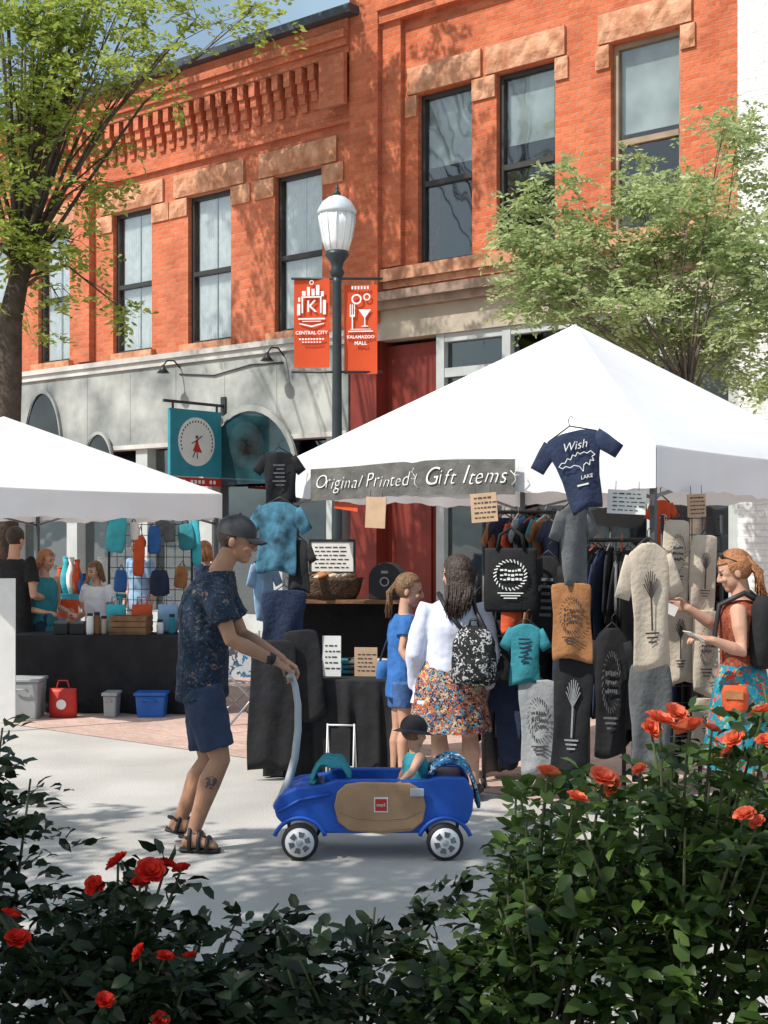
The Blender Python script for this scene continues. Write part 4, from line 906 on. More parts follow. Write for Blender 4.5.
def body(t,Pz,vox,skin,extra=None):
    k=Pz['k']; m=MB(); m.loft(rings(Pz),18)
    H=Pz['H']; m.tube([Pz['nek']-V((0,0,.03*k)),lerp(Pz['nek'],H.p(-.015,0,-.06),.6),H.p(-.012,0,-.03)],[.062*k,.054*k,.052*k],14)
    H.mesh(m); th=Pz.get('th',1)
    for i in(0,1):
        s_,e,w_=Pz['sh'][i],Pz['el'][i],Pz['wr'][i]
        m.tube([lerp(s_,Pz['che'],.25),s_,lerp(s_,e,.4),e,lerp(e,w_,.3),lerp(e,w_,.75),w_],[x*k*th for x in(.055,.052,.047,.038,.041,.031,.025)],12,rnd=True)
        hd=Pz['hand'][i]; hand(m,w_,hd[0],hd[1],hd[2],hd[3],k*Pz.get('hk',1))
        h_,kn,an=Pz['hi'][i],Pz['kn'][i],Pz['an'][i]
        bk_=Pz['F']*(-.012*k)
        m.tube([h_,lerp(h_,kn,.35),lerp(h_,kn,.75),kn,lerp(kn,an,.28)+bk_,lerp(kn,an,.62)+bk_*.5,an],[x*k*th for x in(.09,.085,.066,.055,.061,.045,.034)],14,rnd=True)
        he,to=Pz['foot'][i]; d_=(to-he); L_=d_.length; d_=d_.normalized(); sd=d_.cross(V((0,0,1))).normalized(); un=sd.cross(d_)
        m.loft([(he+d_*(a*L_)+un*(c*k),sd*(b*k),un*(c*k)) for a,b,c in((0,.02,.02),(.06,.03,.036),(.28,.034,.05),(.5,.038,.04),(.72,.044,.026),(.92,.036,.017),(1,.02,.010))],12)
        m.tube([an,lerp(an,he+d_*(L_*.22),.6)],[.036*k,.038*k],10,rnd=True)
    mats=[skin,EYE,LIP]+([INK] if extra else [])
    def mf(q):
        if extra and (q-extra[0]).length<extra[1] and noise.noise(q*60)>-.15: return 3
        return H.matfn(q)
    return remesh(m,'body',mats,t,vox,3,mf)
def top(t,Pz,name,mat,drop=.12,sleeve=.6,o=.018,wr=.006,vox=.009,flare=1.0,loose=.016,ws=9):
    k=Pz['k']; m=MB(); R_=rings(Pz,o,drop); R_[0]=(R_[0][0],R_[0][1]*flare,R_[0][2]*flare); m.loft(R_,20)
    for i in(0,1):
        s_,e,w_=Pz['sh'][i],Pz['el'][i],Pz['wr'][i]
        if sleeve<=0: continue
        if sleeve<=1: pts=[lerp(s_,Pz['che'],.3),s_,lerp(s_,e,sleeve*.5),lerp(s_,e,sleeve)]; rr=[.056*k+loose,.056*k+loose,.052*k+loose,.05*k+loose*1.3]
        else: pts=[lerp(s_,Pz['che'],.3),s_,lerp(s_,e,.5),e,lerp(e,w_,(sleeve-1)*.5),lerp(e,w_,sleeve-1)]; rr=[.056*k+loose,.056*k+loose,.048*k+loose,.042*k+loose,.04*k+loose,.033*k+loose]
        m.tube(pts,rr,14)
    return remesh(m,name,[mat],t,vox,3,None,wr,ws)
def pants(t,Pz,name,mat,frac,o=.016,wr=.005,vox=.009,topf=.35):
    k=Pz['k']; m=MB(); pel,che=Pz['pel'],Pz['che']; S_,Fw=Pz['S'],Pz['F']; up=(che-pel).normalized(); tw,td=Pz.get('tw',1),Pz.get('td',1)
    m.loft([(c,S_*(a*k*tw+o),Fw*(b*k*td+o)) for c,a,b in((pel-up*.1*k,.13,.1),(pel-up*.03*k,.166,.115),(pel+up*.03*k,.162,.112),(lerp(pel,che,topf),.148,.105))],18)
    for i in(0,1):
        h_,kn=Pz['hi'][i],Pz['kn'][i]; m.tube([h_,lerp(h_,kn,frac*.5),lerp(h_,kn,frac)],[.09*k+o,.08*k+o*1.3,.068*k+o*1.6],16)
    return remesh(m,name,[mat],t,vox,3,None,wr)
def skirt(t,Pz,name,mat,hem,flare,o=.02,vox=.009):
    k=Pz['k']; pel,che=Pz['pel'],Pz['che']; S_,Fw=Pz['S'],Pz['F']; tw,td=Pz.get('tw',1),Pz.get('td',1); m=MB(); seg=48; vs=[];fs=[]; R_=[]
    for q in range(9):
        f_=q/8; z=lerp(lerp(pel,che,.25).z,hem,f_); w_=(.155+.03*min(1,f_*3))*k*tw+o+flare*f_; d_=(.108+.02*min(1,f_*3))*k*td+o+flare*f_*.8
        for i in range(seg):
            a=2*math.pi*i/seg; g=1+.05*f_*math.sin(a*9)+.03*f_*math.sin(a*5+1); p=V((pel.x,pel.y,z))+S_*(w_*math.cos(a)*g)+Fw*(d_*math.sin(a)*g); vs.append(p)
    for r in range(8):
        for i in range(seg): j=(i+1)%seg; fs.append((r*seg+i,r*seg+j,(r+1)*seg+j,(r+1)*seg+i))
    fs.append(tuple(range(seg))); m.add(vs,fs); return m.build(name,mat,t)
def hair(t,H,mat,keep,locks=(),puff=1.06,name='hair'):
    m=MB(); k=H.k; m.ell(H.p(-.012,0,.036),H.f*.1*puff*k,H.s*.081*puff*k,H.u*.097*puff*k,28,20,0,lambda q:keep(*H.loc(q)))
    for pts,r in locks: m.tube(pts,r,6)
    return m.build(name,mat,t)
def shoe(t,Pz,i,mat,kind='shoe'):
    k=Pz['k']; he,to=Pz['foot'][i]; d_=(to-he);L_=d_.length;d_=d_.normalized();sd=d_.cross(V((0,0,1))).normalized();un=sd.cross(d_)
    if kind=='shoe':
        m=MB(); m.loft([(he+d_*(a*L_)+un*(c*k),sd*(b*k),un*(c*k)) for a,b,c in((-.05,.025,.026),(.03,.038,.046),(.28,.041,.054),(.5,.045,.048),(.75,.051,.034),(.97,.042,.024),(1.05,.022,.014))],14); return m.build('shoe',mat,t)
    m=MB(); m.loft([(he+d_*(a*L_)-un*.006,sd*(b*k),un*.013) for a,b in((-.06,.022),(0,.036),(.3,.036),(.7,.05),(.95,.042),(1.06,.02))],14)
    for a,b,c in((.24,.036,.1),(.5,.042,.082),(.74,.048,.056)):
        cpt=he+d_*(a*L_); pts=[]
        for q in range(9):
            an=math.pi*q/8; pts.append(cpt+sd*((b*k+.004)*math.cos(an))+un*((c*k+.004)*math.sin(an)))
        m.tube(pts,.012,6)
    m.tube([he+d_*(.24*L_)+un*.085*k+sd*.02,he+d_*(.74*L_)+un*.05*k],.010,6)
    m.tube([he+d_*(.24*L_)+sd*.036*k+un*.06*k,he-d_*.012+un*.06*k,he+d_*(.24*L_)-sd*.036*k+un*.06*k],.010,6)
    return m.build('sandal',mat,t)

# ---- man pushing the wagon
Y0=7.42; root=gnd(205,Y0); MAN=thing('person','person in grey cap, dark printed shirt and navy shorts pushing the blue wagon','person',root)
def J(px,py,Y): return at(px,py,Y)-root
Pm=dict(k=1.0,tw=.97,td=1.02,th=1.0,S=V((0,-1,0)),F=V((1,0,.05)).normalized(),pel=J(202,682,Y0),che=J(205,606,Y0),nek=J(219,568,Y0),
  sh=[J(214,591,7.25),J(220,587,7.59)],el=[J(231,640,7.17),J(242,634,7.64)],wr=[J(275,661,7.26),J(282,659,7.50)],
  hi=[J(202,688,7.33),J(202,688,7.51)],kn=[J(220,760,7.3),J(208,760,7.51)],an=[J(192,836,7.28),J(179,822,7.5)],
  foot=[(J(182,849,7.27),J(218,852,7.25)),(J(168,828,7.5),J(205,842,7.5))],
  hand=[((.85,0,-.53),(-.5,0,-.85),(0,1,0),.75),((.85,0,-.53),(-.5,0,-.85),(0,-1,0),.75)])
Pm['foot']=[(V((p[0].x,p[0].y,max(p[0].z,.02))),V((p[1].x,p[1].y,max(p[1].z,.02)))) for p in Pm['foot']]
Pm['H']=Head(J(237,541,Y0),V((1,-.12,-.2)),.235)
body(MAN,Pm,.0055,SKIND,(lerp(Pm['kn'][0],Pm['an'][0],.28)+V((.0,-.055,0)),.035))
top(MAN,Pm,'shirt',SHIRTM,.085,.66,.026,.012,.008,1.08,.025)
pants(MAN,Pm,'shorts',SHORTM,.84,.018,.010)
H=Pm['H']; m=MB(); k=H.k
m.ell(H.p(-.01,0,.044),H.f*.108*k,H.s*.088*k,H.u*.098*k,26,18,0,lambda q:H.loc(q)[2]>.030)
vs=[];fs=[]; n=12
for a in range(2):
    for i in range(n+1):
        g=-1+2*i/n; vs.append(H.p((.07 if a==0 else .165-.05*g*g),g*.072,.038-.022*g*g-(.02 if a else 0)))
for i in range(n): fs.append((i,i+1,n+2+i,n+1+i))
m.add(vs,fs); m.add([p+H.u*.006 for p in vs],fs)
m.sph(H.p(-.01,0,.143),.008*k); m.build('cap',CAPM,MAN)
hair(MAN,H,HAIRD,lambda f,s_,u:u<.05 and u>-.055 and f<-.0+(u*.3),puff=1.03)
for i in(0,1): shoe(MAN,Pm,i,BLACK,'sandal')
m=MB(); w_=lerp(Pm['el'][0],Pm['wr'][0],.9); d_=(Pm['wr'][0]-Pm['el'][0]).normalized(); m.tube([w_-d_*.015,w_+d_*.015],.034,14); m.box(w_+V((0,-.034,.004)),(.03,.008,.03)); m.build('watch',BLACK,MAN)

# ---- wagon
wr_=V((-.055,7.3,0)); WG=thing('toy_wagon','blue plastic ride-in wagon with tan side door and long grey push handle','wagon',wr_)
def WX(px): return (px-384)/F*7.09-wr_.x
def WZ(py): return CH+(HZ-py)/F*7.09
yn,yf=-.2,.2
out=[(276,818),(273,806),(280,795),(296,788),(322,785),(336,780),(428,780),(440,777),(466,778),(474,792),(473,812),(468,824)]
aR=[(445+24*math.cos(a),845-24*math.sin(a)) for a in[R(50+80*i/8) for i in range(9)]]
aF=[(300+24*math.cos(a),845-24*math.sin(a)) for a in[R(50+80*i/8) for i in range(9)]]
O=out+aR+[(424,834),(322,834)]+aF
m=MB()
for y,dy in((yn,.035),(yf-.035,.035)): m.poly([(WX(a),y,WZ(b)) for a,b in O],(0,dy,0))
yi,yo=yn+.036,yf-.036
m.bx(WX(322),WX(424),yi,yo,WZ(834)+.002,WZ(824))
m.poly([(WX(a),yi,WZ(b)) for a,b in((279,812),(275,806),(282,796),(298,789),(322,786),(330,800),(330,824),(322,822))],(0,yo-yi,0))
m.poly([(WX(a),yi,WZ(b)) for a,b in((424,824),(428,790),(436,778),(464,779),(472,792),(471,812),(464,818))],(0,yo-yi,0))
m.bx(WX(372),WX(380),yi,yo,WZ(822),WZ(792))
m.build('tub',WBLUE,WG,False,bevel=.012)
for (cx_) in(300,445):
    m=MB(); pts=[(WX(cx_+27*math.cos(a)),yn-.012,WZ(845-27*math.sin(a))) for a in[R(20+140*i/14) for i in range(15)]]; m.tube(pts,.011,8); m.build('wheel_arch',WBLUE,WG)
m=MB(); m.tube([(WX(278),yn-.006,WZ(812)),(WX(300),yn-.008,WZ(800)),(WX(330),yn-.008,WZ(794))],.008,7); m.build('side_rib',WBLUE,WG)
m=MB(); dr=[(334,806),(337,792),(346,784),(362,782),(410,783),(422,790),(426,806),(423,822),(412,831),(380,834),(350,831),(338,822)]
m.poly([(WX(a),yn-.016,WZ(b)) for a,b in dr],(0,.02,0)); door=m.build('side_door',WTAN,WG,False,bevel=.008)
m=MB(); m.bx(WX(374),WX(388),yn-.02,yn-.0165,WZ(812),WZ(797)); m.build('badge',WPAINT,door,False)
m=MB(); m.bx(WX(375.2),WX(386.8),yn-.023,yn-.0205,WZ(810.6),WZ(798.6)); m.build('badge_centre',RED,door,False)
text('step2',.021,WPAINT,door,Matrix.Translation((WX(381),yn-.0245,WZ(804.5)))@VT,'badge_mark')
m=MB()
for f_ in(0,1): m.tube([(WX(346+f_*5),yn-.018,WZ(828+f_)),(WX(380),yn-.018,WZ(831)),(WX(412-f_*4),yn-.018,WZ(828))],.003,5)
m.tube([(WX(340),yn-.017,WZ(812)),(WX(356),yn-.017,WZ(818)),(WX(380),yn-.017,WZ(820)),(WX(405),yn-.017,WZ(818)),(WX(421),yn-.017,WZ(811))],.003,5); m.build('door_seam',WTAN,door,True)
m=MB(); m.bx(WX(410),WX(424),yn-.03,yn-.017,WZ(796),WZ(788)); m.build('latch',WGREY,door,False,bevel=.004)
for px,yy in((300,-1),(445,-1),(300,1),(445,1)):
    sgn=yy; M_=Matrix.Rotation(R(90),3,'X'); c=V((WX(px),sgn*.215,.094))
    m=MB(); m.lathe([(.07,-.028),(.09,-.026),(.094,-.012),(.094,.012),(.09,.026),(.07,.028)],28,c,0,M_); wh=m.build('wheel',TYRE,WG)
    m=MB(); m.lathe([(.012,-.034),(.064,-.031),(.072,-.0295),(.074,-.028),(.074,.028),(.012,.034)],28,c,0,M_); ro=m.build('rim',RIMW,wh)
    for q in range(6):
        m=MB(); a=q*math.pi/3+.3; yy2=c.y+sgn*.0345
        p=[(c.x+r*math.cos(a+b),yy2,c.z+r*math.sin(a+b)) for r,b in((.03,-.35),(.03,.35),(.057,.3),(.057,-.3))]; m.poly(p,(0,sgn*.002,0)); m.build('spoke_gap',GREYC,wh,False)
    m=MB(); m.lathe([(.016,-.04),(.018,-.034),(.018,.034),(.016,.04)],14,c,0,M_); m.build('hub_cap',WGREY,wh)
for px in(300,445):
    m=MB(); m.tube([(WX(px),-.2,.094),(WX(px),.2,.094)],.012,8); m.build('axle',GREYM,WG)
bar=V((-.487,7.38,.917))-wr_
def HX(px,py): q=at(px,py,7.3)-wr_; return V((q.x,0,q.z))
hp=[HX(277,806),HX(282,797),HX(289,780),HX(295,757),HX(298,730),HX(298,705),HX(295,685),V((bar.x,0.03,bar.z))]
m=MB(); m.tube(hp,[.024,.024,.022,.02,.019,.018,.017,.016],12,rnd=True); hd=m.build('push_handle',WGREY,WG)
m=MB(); m.tube([bar+V((0,-.2,0)),bar+V((0,.2,0))],.0165,12,rnd=True); m.build('grip_bar',GREYM,hd)
def drape(label,mat,path,w0,w1,wig):
    t=thing('towel',label,'towel',wr_+V((path[0][0],0,path[0][1]))); m=MB(); n=26; vs=[];fs=[]; org=V((path[0][0],0,path[0][1]))
    for i in range(len(path)):
        for j in range(n+1):
            f_=j/n; y=w0+(w1-w0)*f_; vs.append(V((path[i][0]+wig*.9*math.sin(j*.9+i*2.1),y,path[i][1]+wig*1.2*math.sin(j*.7+i*1.3)))-org)
    for i in range(len(path)-1):
        for j in range(n): a=i*(n+1)+j; fs.append((a,a+1,a+n+2,a+n+1))
    m.add(vs,fs); o=m.build('cloth',mat,t,True,recalc=False); s_=o.modifiers.new('thick','SOLIDIFY'); s_.thickness=.014; s_=o.modifiers.new('sub','SUBSURF'); s_.levels=1; s_.render_levels=1
    q=MB(); e=[V(v) for v in vs[:n+1]]; q.tube(e,.009,6); q.build('hem',mat,t)
drape('bunched teal towel lying on the front of the wagon',TEAL,[(WX(312),WZ(785)),(WX(316),WZ(772)),(WX(324),WZ(764)),(WX(331),WZ(769)),(WX(338),WZ(764)),(WX(345),WZ(772)),(WX(348),WZ(783))],-.19,.1,.014)
drape('blue and white patterned towel over the rear seat of the wagon',TOWELP,[(WX(432),WZ(776)),(WX(440),WZ(768)),(WX(455),WZ(764)),(WX(467),WZ(770)),(WX(476),WZ(788)),(WX(479),WZ(812))],-.17,.16,.010)

# ---- toddler
Y1=7.32; root=gnd(415,Y1); TD=thing('person','toddler in dark sun hat and teal vest sitting in the blue wagon','person',root)
Pt=dict(k=.47,tw=1.0,td=1.0,th=1.1,hk=1.0,S=V((.55,-.83,0)),F=V((.83,.55,0)),pel=J(414,800,Y1),che=J(416,770,Y1),nek=J(415,751,Y1),
  sh=[J(420,757,7.26),J(410,757,7.4)],el=[J(412,772,7.16),J(404,772,7.42)],wr=[J(402,780,7.12),J(400,780,7.36)],
  hi=[J(418,803,7.27),J(410,803,7.37)],kn=[J(440,797,7.30),J(432,797,7.42)],an=[J(452,806,7.32),J(444,806,7.44)],
  foot=[(J(452,812,7.32),J(458,804,7.36)),(J(444,812,7.44),J(450,804,7.47))],
  hand=[((-.9,-.2,-.3),(0,.2,-1),(.3,-.9,0),.5),((-.9,-.2,-.3),(0,.2,-1),(.3,.9,0),.5)])
Pt['H']=Head(J(414,733,Y1),V((.75,.6,-.15)),.165)
body(TD,Pt,.005,SKIN); top(TD,Pt,'vest',TEAL,.12,0,.010,.003,.006); pants(TD,Pt,'shorts',NAVY,.8,.008,.002,.006)
H=Pt['H']; k=H.k; m=MB(); m.ell(H.p(-.01,0,.04),H.f*.11*k,H.s*.092*k,H.u*.098*k,24,16,0,lambda q:H.loc(q)[2]>.025)
n=28; vs=[];fs=[]
for r,u in((.1,.028),(.15,.005),(.162,.0)):
    for i in range(n): a=2*math.pi*i/n; vs.append(H.p(-.01+r*math.cos(a),r*.88*math.sin(a),u))
for r in range(2):
    for i in range(n): j=(i+1)%n; fs.append((r*n+i,r*n+j,(r+1)*n+j,(r+1)*n+i))
m.add(vs,fs); m.build('sun_hat',BLACKC,TD)
hair(TD,H,HAIRB,lambda f,s_,u:u<.05 and u>-.05 and f<.01,puff=1.03)

# ---- woman with pale cardigan
Y2=8.75; root=gnd(452,Y2); WC=thing('person','woman in pale lavender cardigan and colourful skirt seen from behind at the shirt stall','person',root)
S2=V((.985,-.17,0)); F2=V((.17,.985,0))
Pw=dict(k=.9,tw=1.1,td=1.08,th=1.05,S=S2,F=F2,pel=J(449,672,Y2),che=J(452,626,Y2),nek=J(456,598,Y2),
  sh=[J(484,611,8.75),J(425,611,8.75)],el=[J(491,654,8.72),J(414,654,8.72)],wr=[J(487,690,8.92),J(417,692,8.85)],
  hi=[J(463,684,8.74),J(437,684,8.76)],kn=[J(470,737,8.76),J(439,737,8.78)],an=[J(474,787,8.72),J(444,787,8.75)],
  foot=[(J(474,797,8.66),J(478,792,8.9)),(J(444,797,8.68),J(444,792,8.92))],
  hand=[((.0,.5,-.9),(-1,.0,.0),(0,1,.4),.35),((.0,.3,-.95),(1,.0,.0),(0,1,.3),.35)])
Pw['foot']=[(V((a.x,a.y,.02)),V((b.x,b.y,.02))) for a,b in Pw['foot']]
Pw['H']=Head(J(457,575,Y2),V((-.75,.65,-.05)),.222)
body(WC,Pw,.0065,SKIN); skirt(WC,Pw,'skirt',SKIRTM,J(0,731,Y2).z,.05)
top(WC,Pw,'cardigan',LAV,.22,1.85,.028,.008,.009,1.25,.022,6)
H=Pw['H']; lk=[]; bk=Pw['nek']-F2*.145
for q in range(190):
    a=R(random.uniform(75,285)); f0,s0=math.cos(a)*.098,math.sin(a)*.083; u0=random.uniform(-.01,.10); sh_=math.sqrt(max(.05,1-(u0-.03)**2/.0095))
    b0=H.p(-.012+f0*sh_,s0*sh_,u0); e=H.p(-.012+f0*1.06,s0*1.06,-.05)
    off=(e-H.c); lat=off.dot(S2); dn=random.uniform(.19,.31)*(1-.25*abs(lat)/.09)
    e2=bk+S2*(lat*.95+random.uniform(-.012,.012))-F2*random.uniform(-.012,.02); e2.z=H.c.z-dn
    md=lerp(e,e2,.5)-F2*.018+S2*random.uniform(-.008,.008)
    lk.append(([b0,lerp(b0,e,.55)+(lerp(b0,e,.55)-H.c).normalized()*.006,e,md,e2],[.006,.0085,.009,.0085,.002]))
hair(WC,H,HAIRD,lambda f,s_,u:(f<.045 or u>.07) and u>-.09,lk,1.1)
for i in(0,1): shoe(WC,Pw,i,BLACK)
bc=J(474,656,8.5)+root; BP=thing('backpack','black and white patterned backpack worn over the pale cardigan','backpack',bc,R(-10))
m=MB(); m.loft([(V((0,y,z)),V((w_,0,0)),V((0,d_,0))) for z,w_,d_,y in((-.18,.10,.04,0),(-.16,.13,.065,0),(-.05,.14,.075,0),(.08,.13,.07,0),(.15,.10,.05,.01),(.185,.05,.025,.02))],20); m.build('bag_body',BAGP,BP)
m=MB(); m.loft([(V((0,-.075,z)),V((w_,0,0)),V((0,.03,0))) for z,w_ in((-.15,.08),(-.13,.1),(-.04,.1),(-.01,.085))],16); m.build('pocket',BAGP,BP)
m=MB(); m.tube([(-.03,.0,.18),(-.02,-.01,.22),(.02,-.01,.22),(.03,0,.18)],.008,7); m.build('loop',BLACK,BP)
for s_ in(-1,1):
    a_=Pw['sh'][0 if s_>0 else 1]; q=lerp(a_,Pw['nek'],.45)+root-bc; q=Matrix.Rotation(R(10),3,'Z')@q
    m=MB(); m.tube([V((s_*.07,.03,.15)),lerp(V((s_*.07,.03,.15)),q,.6)+V((0,-.03,.02)),q+V((0,-.02,.075)),q+V((0,.1,.05))],.014,8); m.build('strap',BLACK,BP)
    m=MB(); m.tube([V((s_*.12,.03,-.15)),V((s_*.16,.12,-.1))],.01,7); m.build('lower_strap',BLACK,BP)

# ---- girl
Y3=9.35; root=gnd(402,Y3); GL=thing('person','girl in long blue shirt and blue shorts left of the cardigan woman','person',root)
F3=V((.93,.36,0)); S3=V((.36,-.93,0))
Pg=dict(k=.79,tw=.92,td=.92,th=.9,S=S3,F=F3,pel=J(402,676,Y3),che=J(403,634,Y3),nek=J(405,613,Y3),
  sh=[J(408,622,9.24),J(401,622,9.48)],el=[J(402,650,9.18),J(404,650,9.5)],wr=[J(414,668,9.14),J(420,662,9.45)],
  hi=[J(404,682,9.28),J(400,682,9.42)],kn=[J(405,728,9.28),J(398,728,9.43)],an=[J(402,775,9.26),J(394,774,9.44)],
  foot=[(J(398,781,9.24),J(420,781,9.26)),(J(390,780,9.44),J(408,780,9.46))],
  hand=[((.9,.2,-.2),(0,.3,-1),(0,1,.1),.5),((.9,.1,0),(0,-.3,-1),(0,-1,.2),.5)])
Pg['foot']=[(V((a.x,a.y,.02)),V((b.x,b.y,.02))) for a,b in Pg['foot']]
Pg['H']=Head(J(409,591,Y3),V((.96,-.1,-.15)),.215)
body(GL,Pg,.006,SKIN); top(GL,Pg,'shirt',BLUE,.18,.55,.018,.009,.008,1.12); pants(GL,Pg,'shorts',DENIMB,.55,.014,.004)
H=Pg['H']; lk=[]
for q in range(60):
    b0=H.p(-.1,random.uniform(-.03,.03),.04+random.uniform(-.02,.03)); e=H.p(-.14+random.uniform(-.02,.02),random.uniform(-.03,.03),-.03); e2=H.p(-.12+random.uniform(-.03,.03),random.uniform(-.04,.04),-.17-random.uniform(0,.05)); lk.append(([b0,e,e2],[.007,.008,.002]))
hair(GL,H,HAIRB,lambda f,s_,u:(f<.01+u*.3 or u>.075) and u>-.07,lk,1.05)
for i in(0,1): shoe(GL,Pg,i,GREYC)
bg=J(385,700,9.6)+root; t=thing('shoulder_bag','blue shoulder bag hanging behind the girl in the blue shirt','bag',bg,R(20)); m=MB(); m.loft([(V((0,0,z)),V((w_,0,0)),V((0,.04,0))) for z,w_ in((0,.05),(.03,.07),(.2,.065),(.27,.05))],14); m.build('bag_body',BLUE,t); m=MB(); m.tube([(-.04,0,.26),(.02,-.03,.45),(.09,-.06,.54),(.06,0,.26)],.008,6); m.build('strap',NAVY,t)

# ---- woman at the right
Y4=7.95; root=gnd(738,Y4); RW=thing('person','red haired woman in rust top and teal skirt reaching toward the hanging shirts at right','person',root)
F4=V((-.92,.39,0)); S4=V((-.39,-.92,0))
ORTOP=patmat('rust_top',[(0,(.24,.055,.03)),(.5,(.33,.10,.05)),(.8,(.15,.035,.025))],44)
Pr=dict(k=.91,tw=1.03,td=1.08,S=S4,F=F4,pel=J(742,676,Y4),che=J(741,627,Y4),nek=J(741,597,Y4),
  sh=[J(738,611,7.78),J(748,609,8.12)],el=[J(742,652,7.72),J(716,627,8.14)],wr=[J(712,640,7.68),J(688,608,8.1)],
  hi=[J(740,684,7.87),J(744,684,8.03)],kn=[J(736,745,7.86),J(744,745,8.04)],an=[J(740,812,7.86),J(750,812,8.04)],
  foot=[(J(745,822,7.87),J(712,822,7.9)),(J(755,820,8.05),J(722,820,8.1))],
  hand=[((-.95,.1,.2),(0,.3,-1) ,(0,1,.2),.55),((-.95,.1,.1),(.1,-.9,-.2),(0,-.1,1),.35)])
Pr['foot']=[(V((a.x,a.y,.02)),V((b.x,b.y,.02))) for a,b in Pr['foot']]
Pr['H']=Head(J(735,572,Y4),V((-.93,.15,-.28)),.225)
body(RW,Pr,.006,SKIN); top(RW,Pr,'top',ORTOP,.05,.0,.016,.009,.008); skirt(RW,Pr,'skirt',SKIRT2,.34,.09)
H=Pr['H']; lk=[]
for q in range(90):
    b0=H.p(-.09,random.uniform(-.05,.05),.03+random.uniform(-.04,.06)); e=H.p(-.13+random.uniform(-.02,.02),random.uniform(-.05,.05),-.04); e2=H.p(-.11+random.uniform(-.03,.03),random.uniform(-.06,.06),-.14-random.uniform(0,.05)); lk.append(([b0,e,e2],[.007,.009,.002]))
hair(RW,H,HAIRR,lambda f,s_,u:(f<.02+u*.35 or u>.07) and u>-.08,lk,1.07)
m=MB(); k=H.k
for s_ in(-1,1): m.ell(H.p(.05,s_*.035,.115),H.f*.012*k,H.s*.028,H.u*.02,12,8); m.tube([H.p(.045,s_*.06,.11),H.p(-.02,s_*.085,.06)],.004,6)
m.tube([H.p(.055,-.012,.118),H.p(.055,.012,.118)],.004,6); m.build('sunglasses',BLACK,RW)
for i in(0,1): shoe(RW,Pr,i,WOOD)
hp_=Pr['wr'][0]+root+V((-.1,-.0,-.0)); t=thing('paper_card','white folded paper held in the near hand of the red haired woman','paper',hp_,R(10))
for z_,a_ in((.02,35),(.026,28)):
    m=MB(); m.box((0,0,z_),(.09,.12,.003),M=Matrix.Rotation(R(a_),3,'Y')); m.build('sheet',PAPER,t,False)
hp_=Pr['wr'][1]+root+V((-.12,-.04,.0)); t=thing('paper_card','white paper tag pinched in the outstretched hand of the red haired woman','paper',hp_,R(0)); m=MB(); m.box((0,0,.0),(.1,.004,.06),M=Matrix.Rotation(R(25),3,'Y')); m.build('sheet',PAPER,t,False)
bc=J(764,632,7.86)+root; t=thing('backpack','black backpack on the red haired woman at the right edge','backpack',bc,R(67))
m=MB(); m.loft([(V((0,0,z)),V((w_,0,0)),V((0,d_,0))) for z,w_,d_ in((-.2,.11,.05),(-.17,.14,.08),(0,.15,.09),(.14,.13,.07),(.2,.08,.04))],18); m.build('bag_body',BLACKC,t)
RB=Matrix.Rotation(R(-67),3,'Z')
for i in(0,1):
    s_=Pr['sh'][i]+root-bc; nk=lerp(Pr['sh'][i],Pr['nek'],.4)+root-bc; lo=lerp(Pr['che'],Pr['pel'],.35)+root-bc+S4*(.13 if i==0 else -.13)
    pts=[V((0,0,.15)),nk-F4*.03+V((0,0,.07)),nk+F4*.11+V((0,0,.0)),lo+F4*.13+S4*(.03 if i==0 else -.03),lo+S4*(.07 if i==0 else -.07),V((0,0,-.15))]
    m=MB(); m.tube([RB@p if j not in(0,5) else p for j,p in enumerate(pts)],.016,8); m.build('strap',BLACK,t)
bg=J(735,700,7.72)+root; t=thing('waist_pouch','orange pouch hanging against the teal skirt of the red haired woman','bag',bg,R(-20)); m=MB(); m.loft([(V((0,0,z)),V((w_,0,0)),V((0,.03,0))) for z,w_ in((-.07,.04),(-.05,.07),(.04,.075),(.08,.06))],14); m.build('bag_body',ORF,t); m=MB(); m.box((0,-.032,.03),(.1,.008,.05)); m.build('flap',RUST,t,False,bevel=.003)

# ---- people behind the left table
def standP(Hh,Fw,bent=True,w_=1.0):
    k=Hh/1.75; Fw=V(Fw).normalized(); S_=Fw.cross(V((0,0,1))); Z=V((0,0,1))
    d_=dict(k=k,tw=w_,td=w_,S=S_,F=Fw,pel=Z*.53*Hh,che=Z*.70*Hh,nek=Z*.835*Hh,sh=[S_*.19*k*w_+Z*.805*Hh,S_*-.19*k*w_+Z*.805*Hh],hi=[S_*.09*k+Z*.51*Hh,S_*-.09*k+Z*.51*Hh],
      kn=[S_*.1*k+Fw*.02+Z*.285*Hh,S_*-.1*k+Fw*.02+Z*.285*Hh],an=[S_*.1*k+Z*.05*Hh,S_*-.1*k+Z*.05*Hh],
      foot=[(S_*.1*k-Fw*.06*k+Z*.02,S_*.12*k+Fw*.19*k+Z*.02),(S_*-.1*k-Fw*.06*k+Z*.02,S_*-.12*k+Fw*.19*k+Z*.02)])
    d_['el']=[S_*.25*k*w_+Z*.62*Hh-Fw*.03,S_*-.25*k*w_+Z*.62*Hh-Fw*.03]
    if bent: d_['wr']=[S_*.2*k+Fw*.22*k+Z*.6*Hh,S_*-.2*k+Fw*.22*k+Z*.58*Hh]; d_['hand']=[(Fw-S_*.3,-Z,-S_,.5),(Fw+S_*.3,-Z,S_,.5)]
    else: d_['wr']=[S_*.26*k+Fw*.05+Z*.48*Hh,S_*-.26*k+Fw*.05+Z*.48*Hh]; d_['hand']=[(-Z,-S_,Fw,.35),(-Z,S_,Fw,.35)]
    return d_
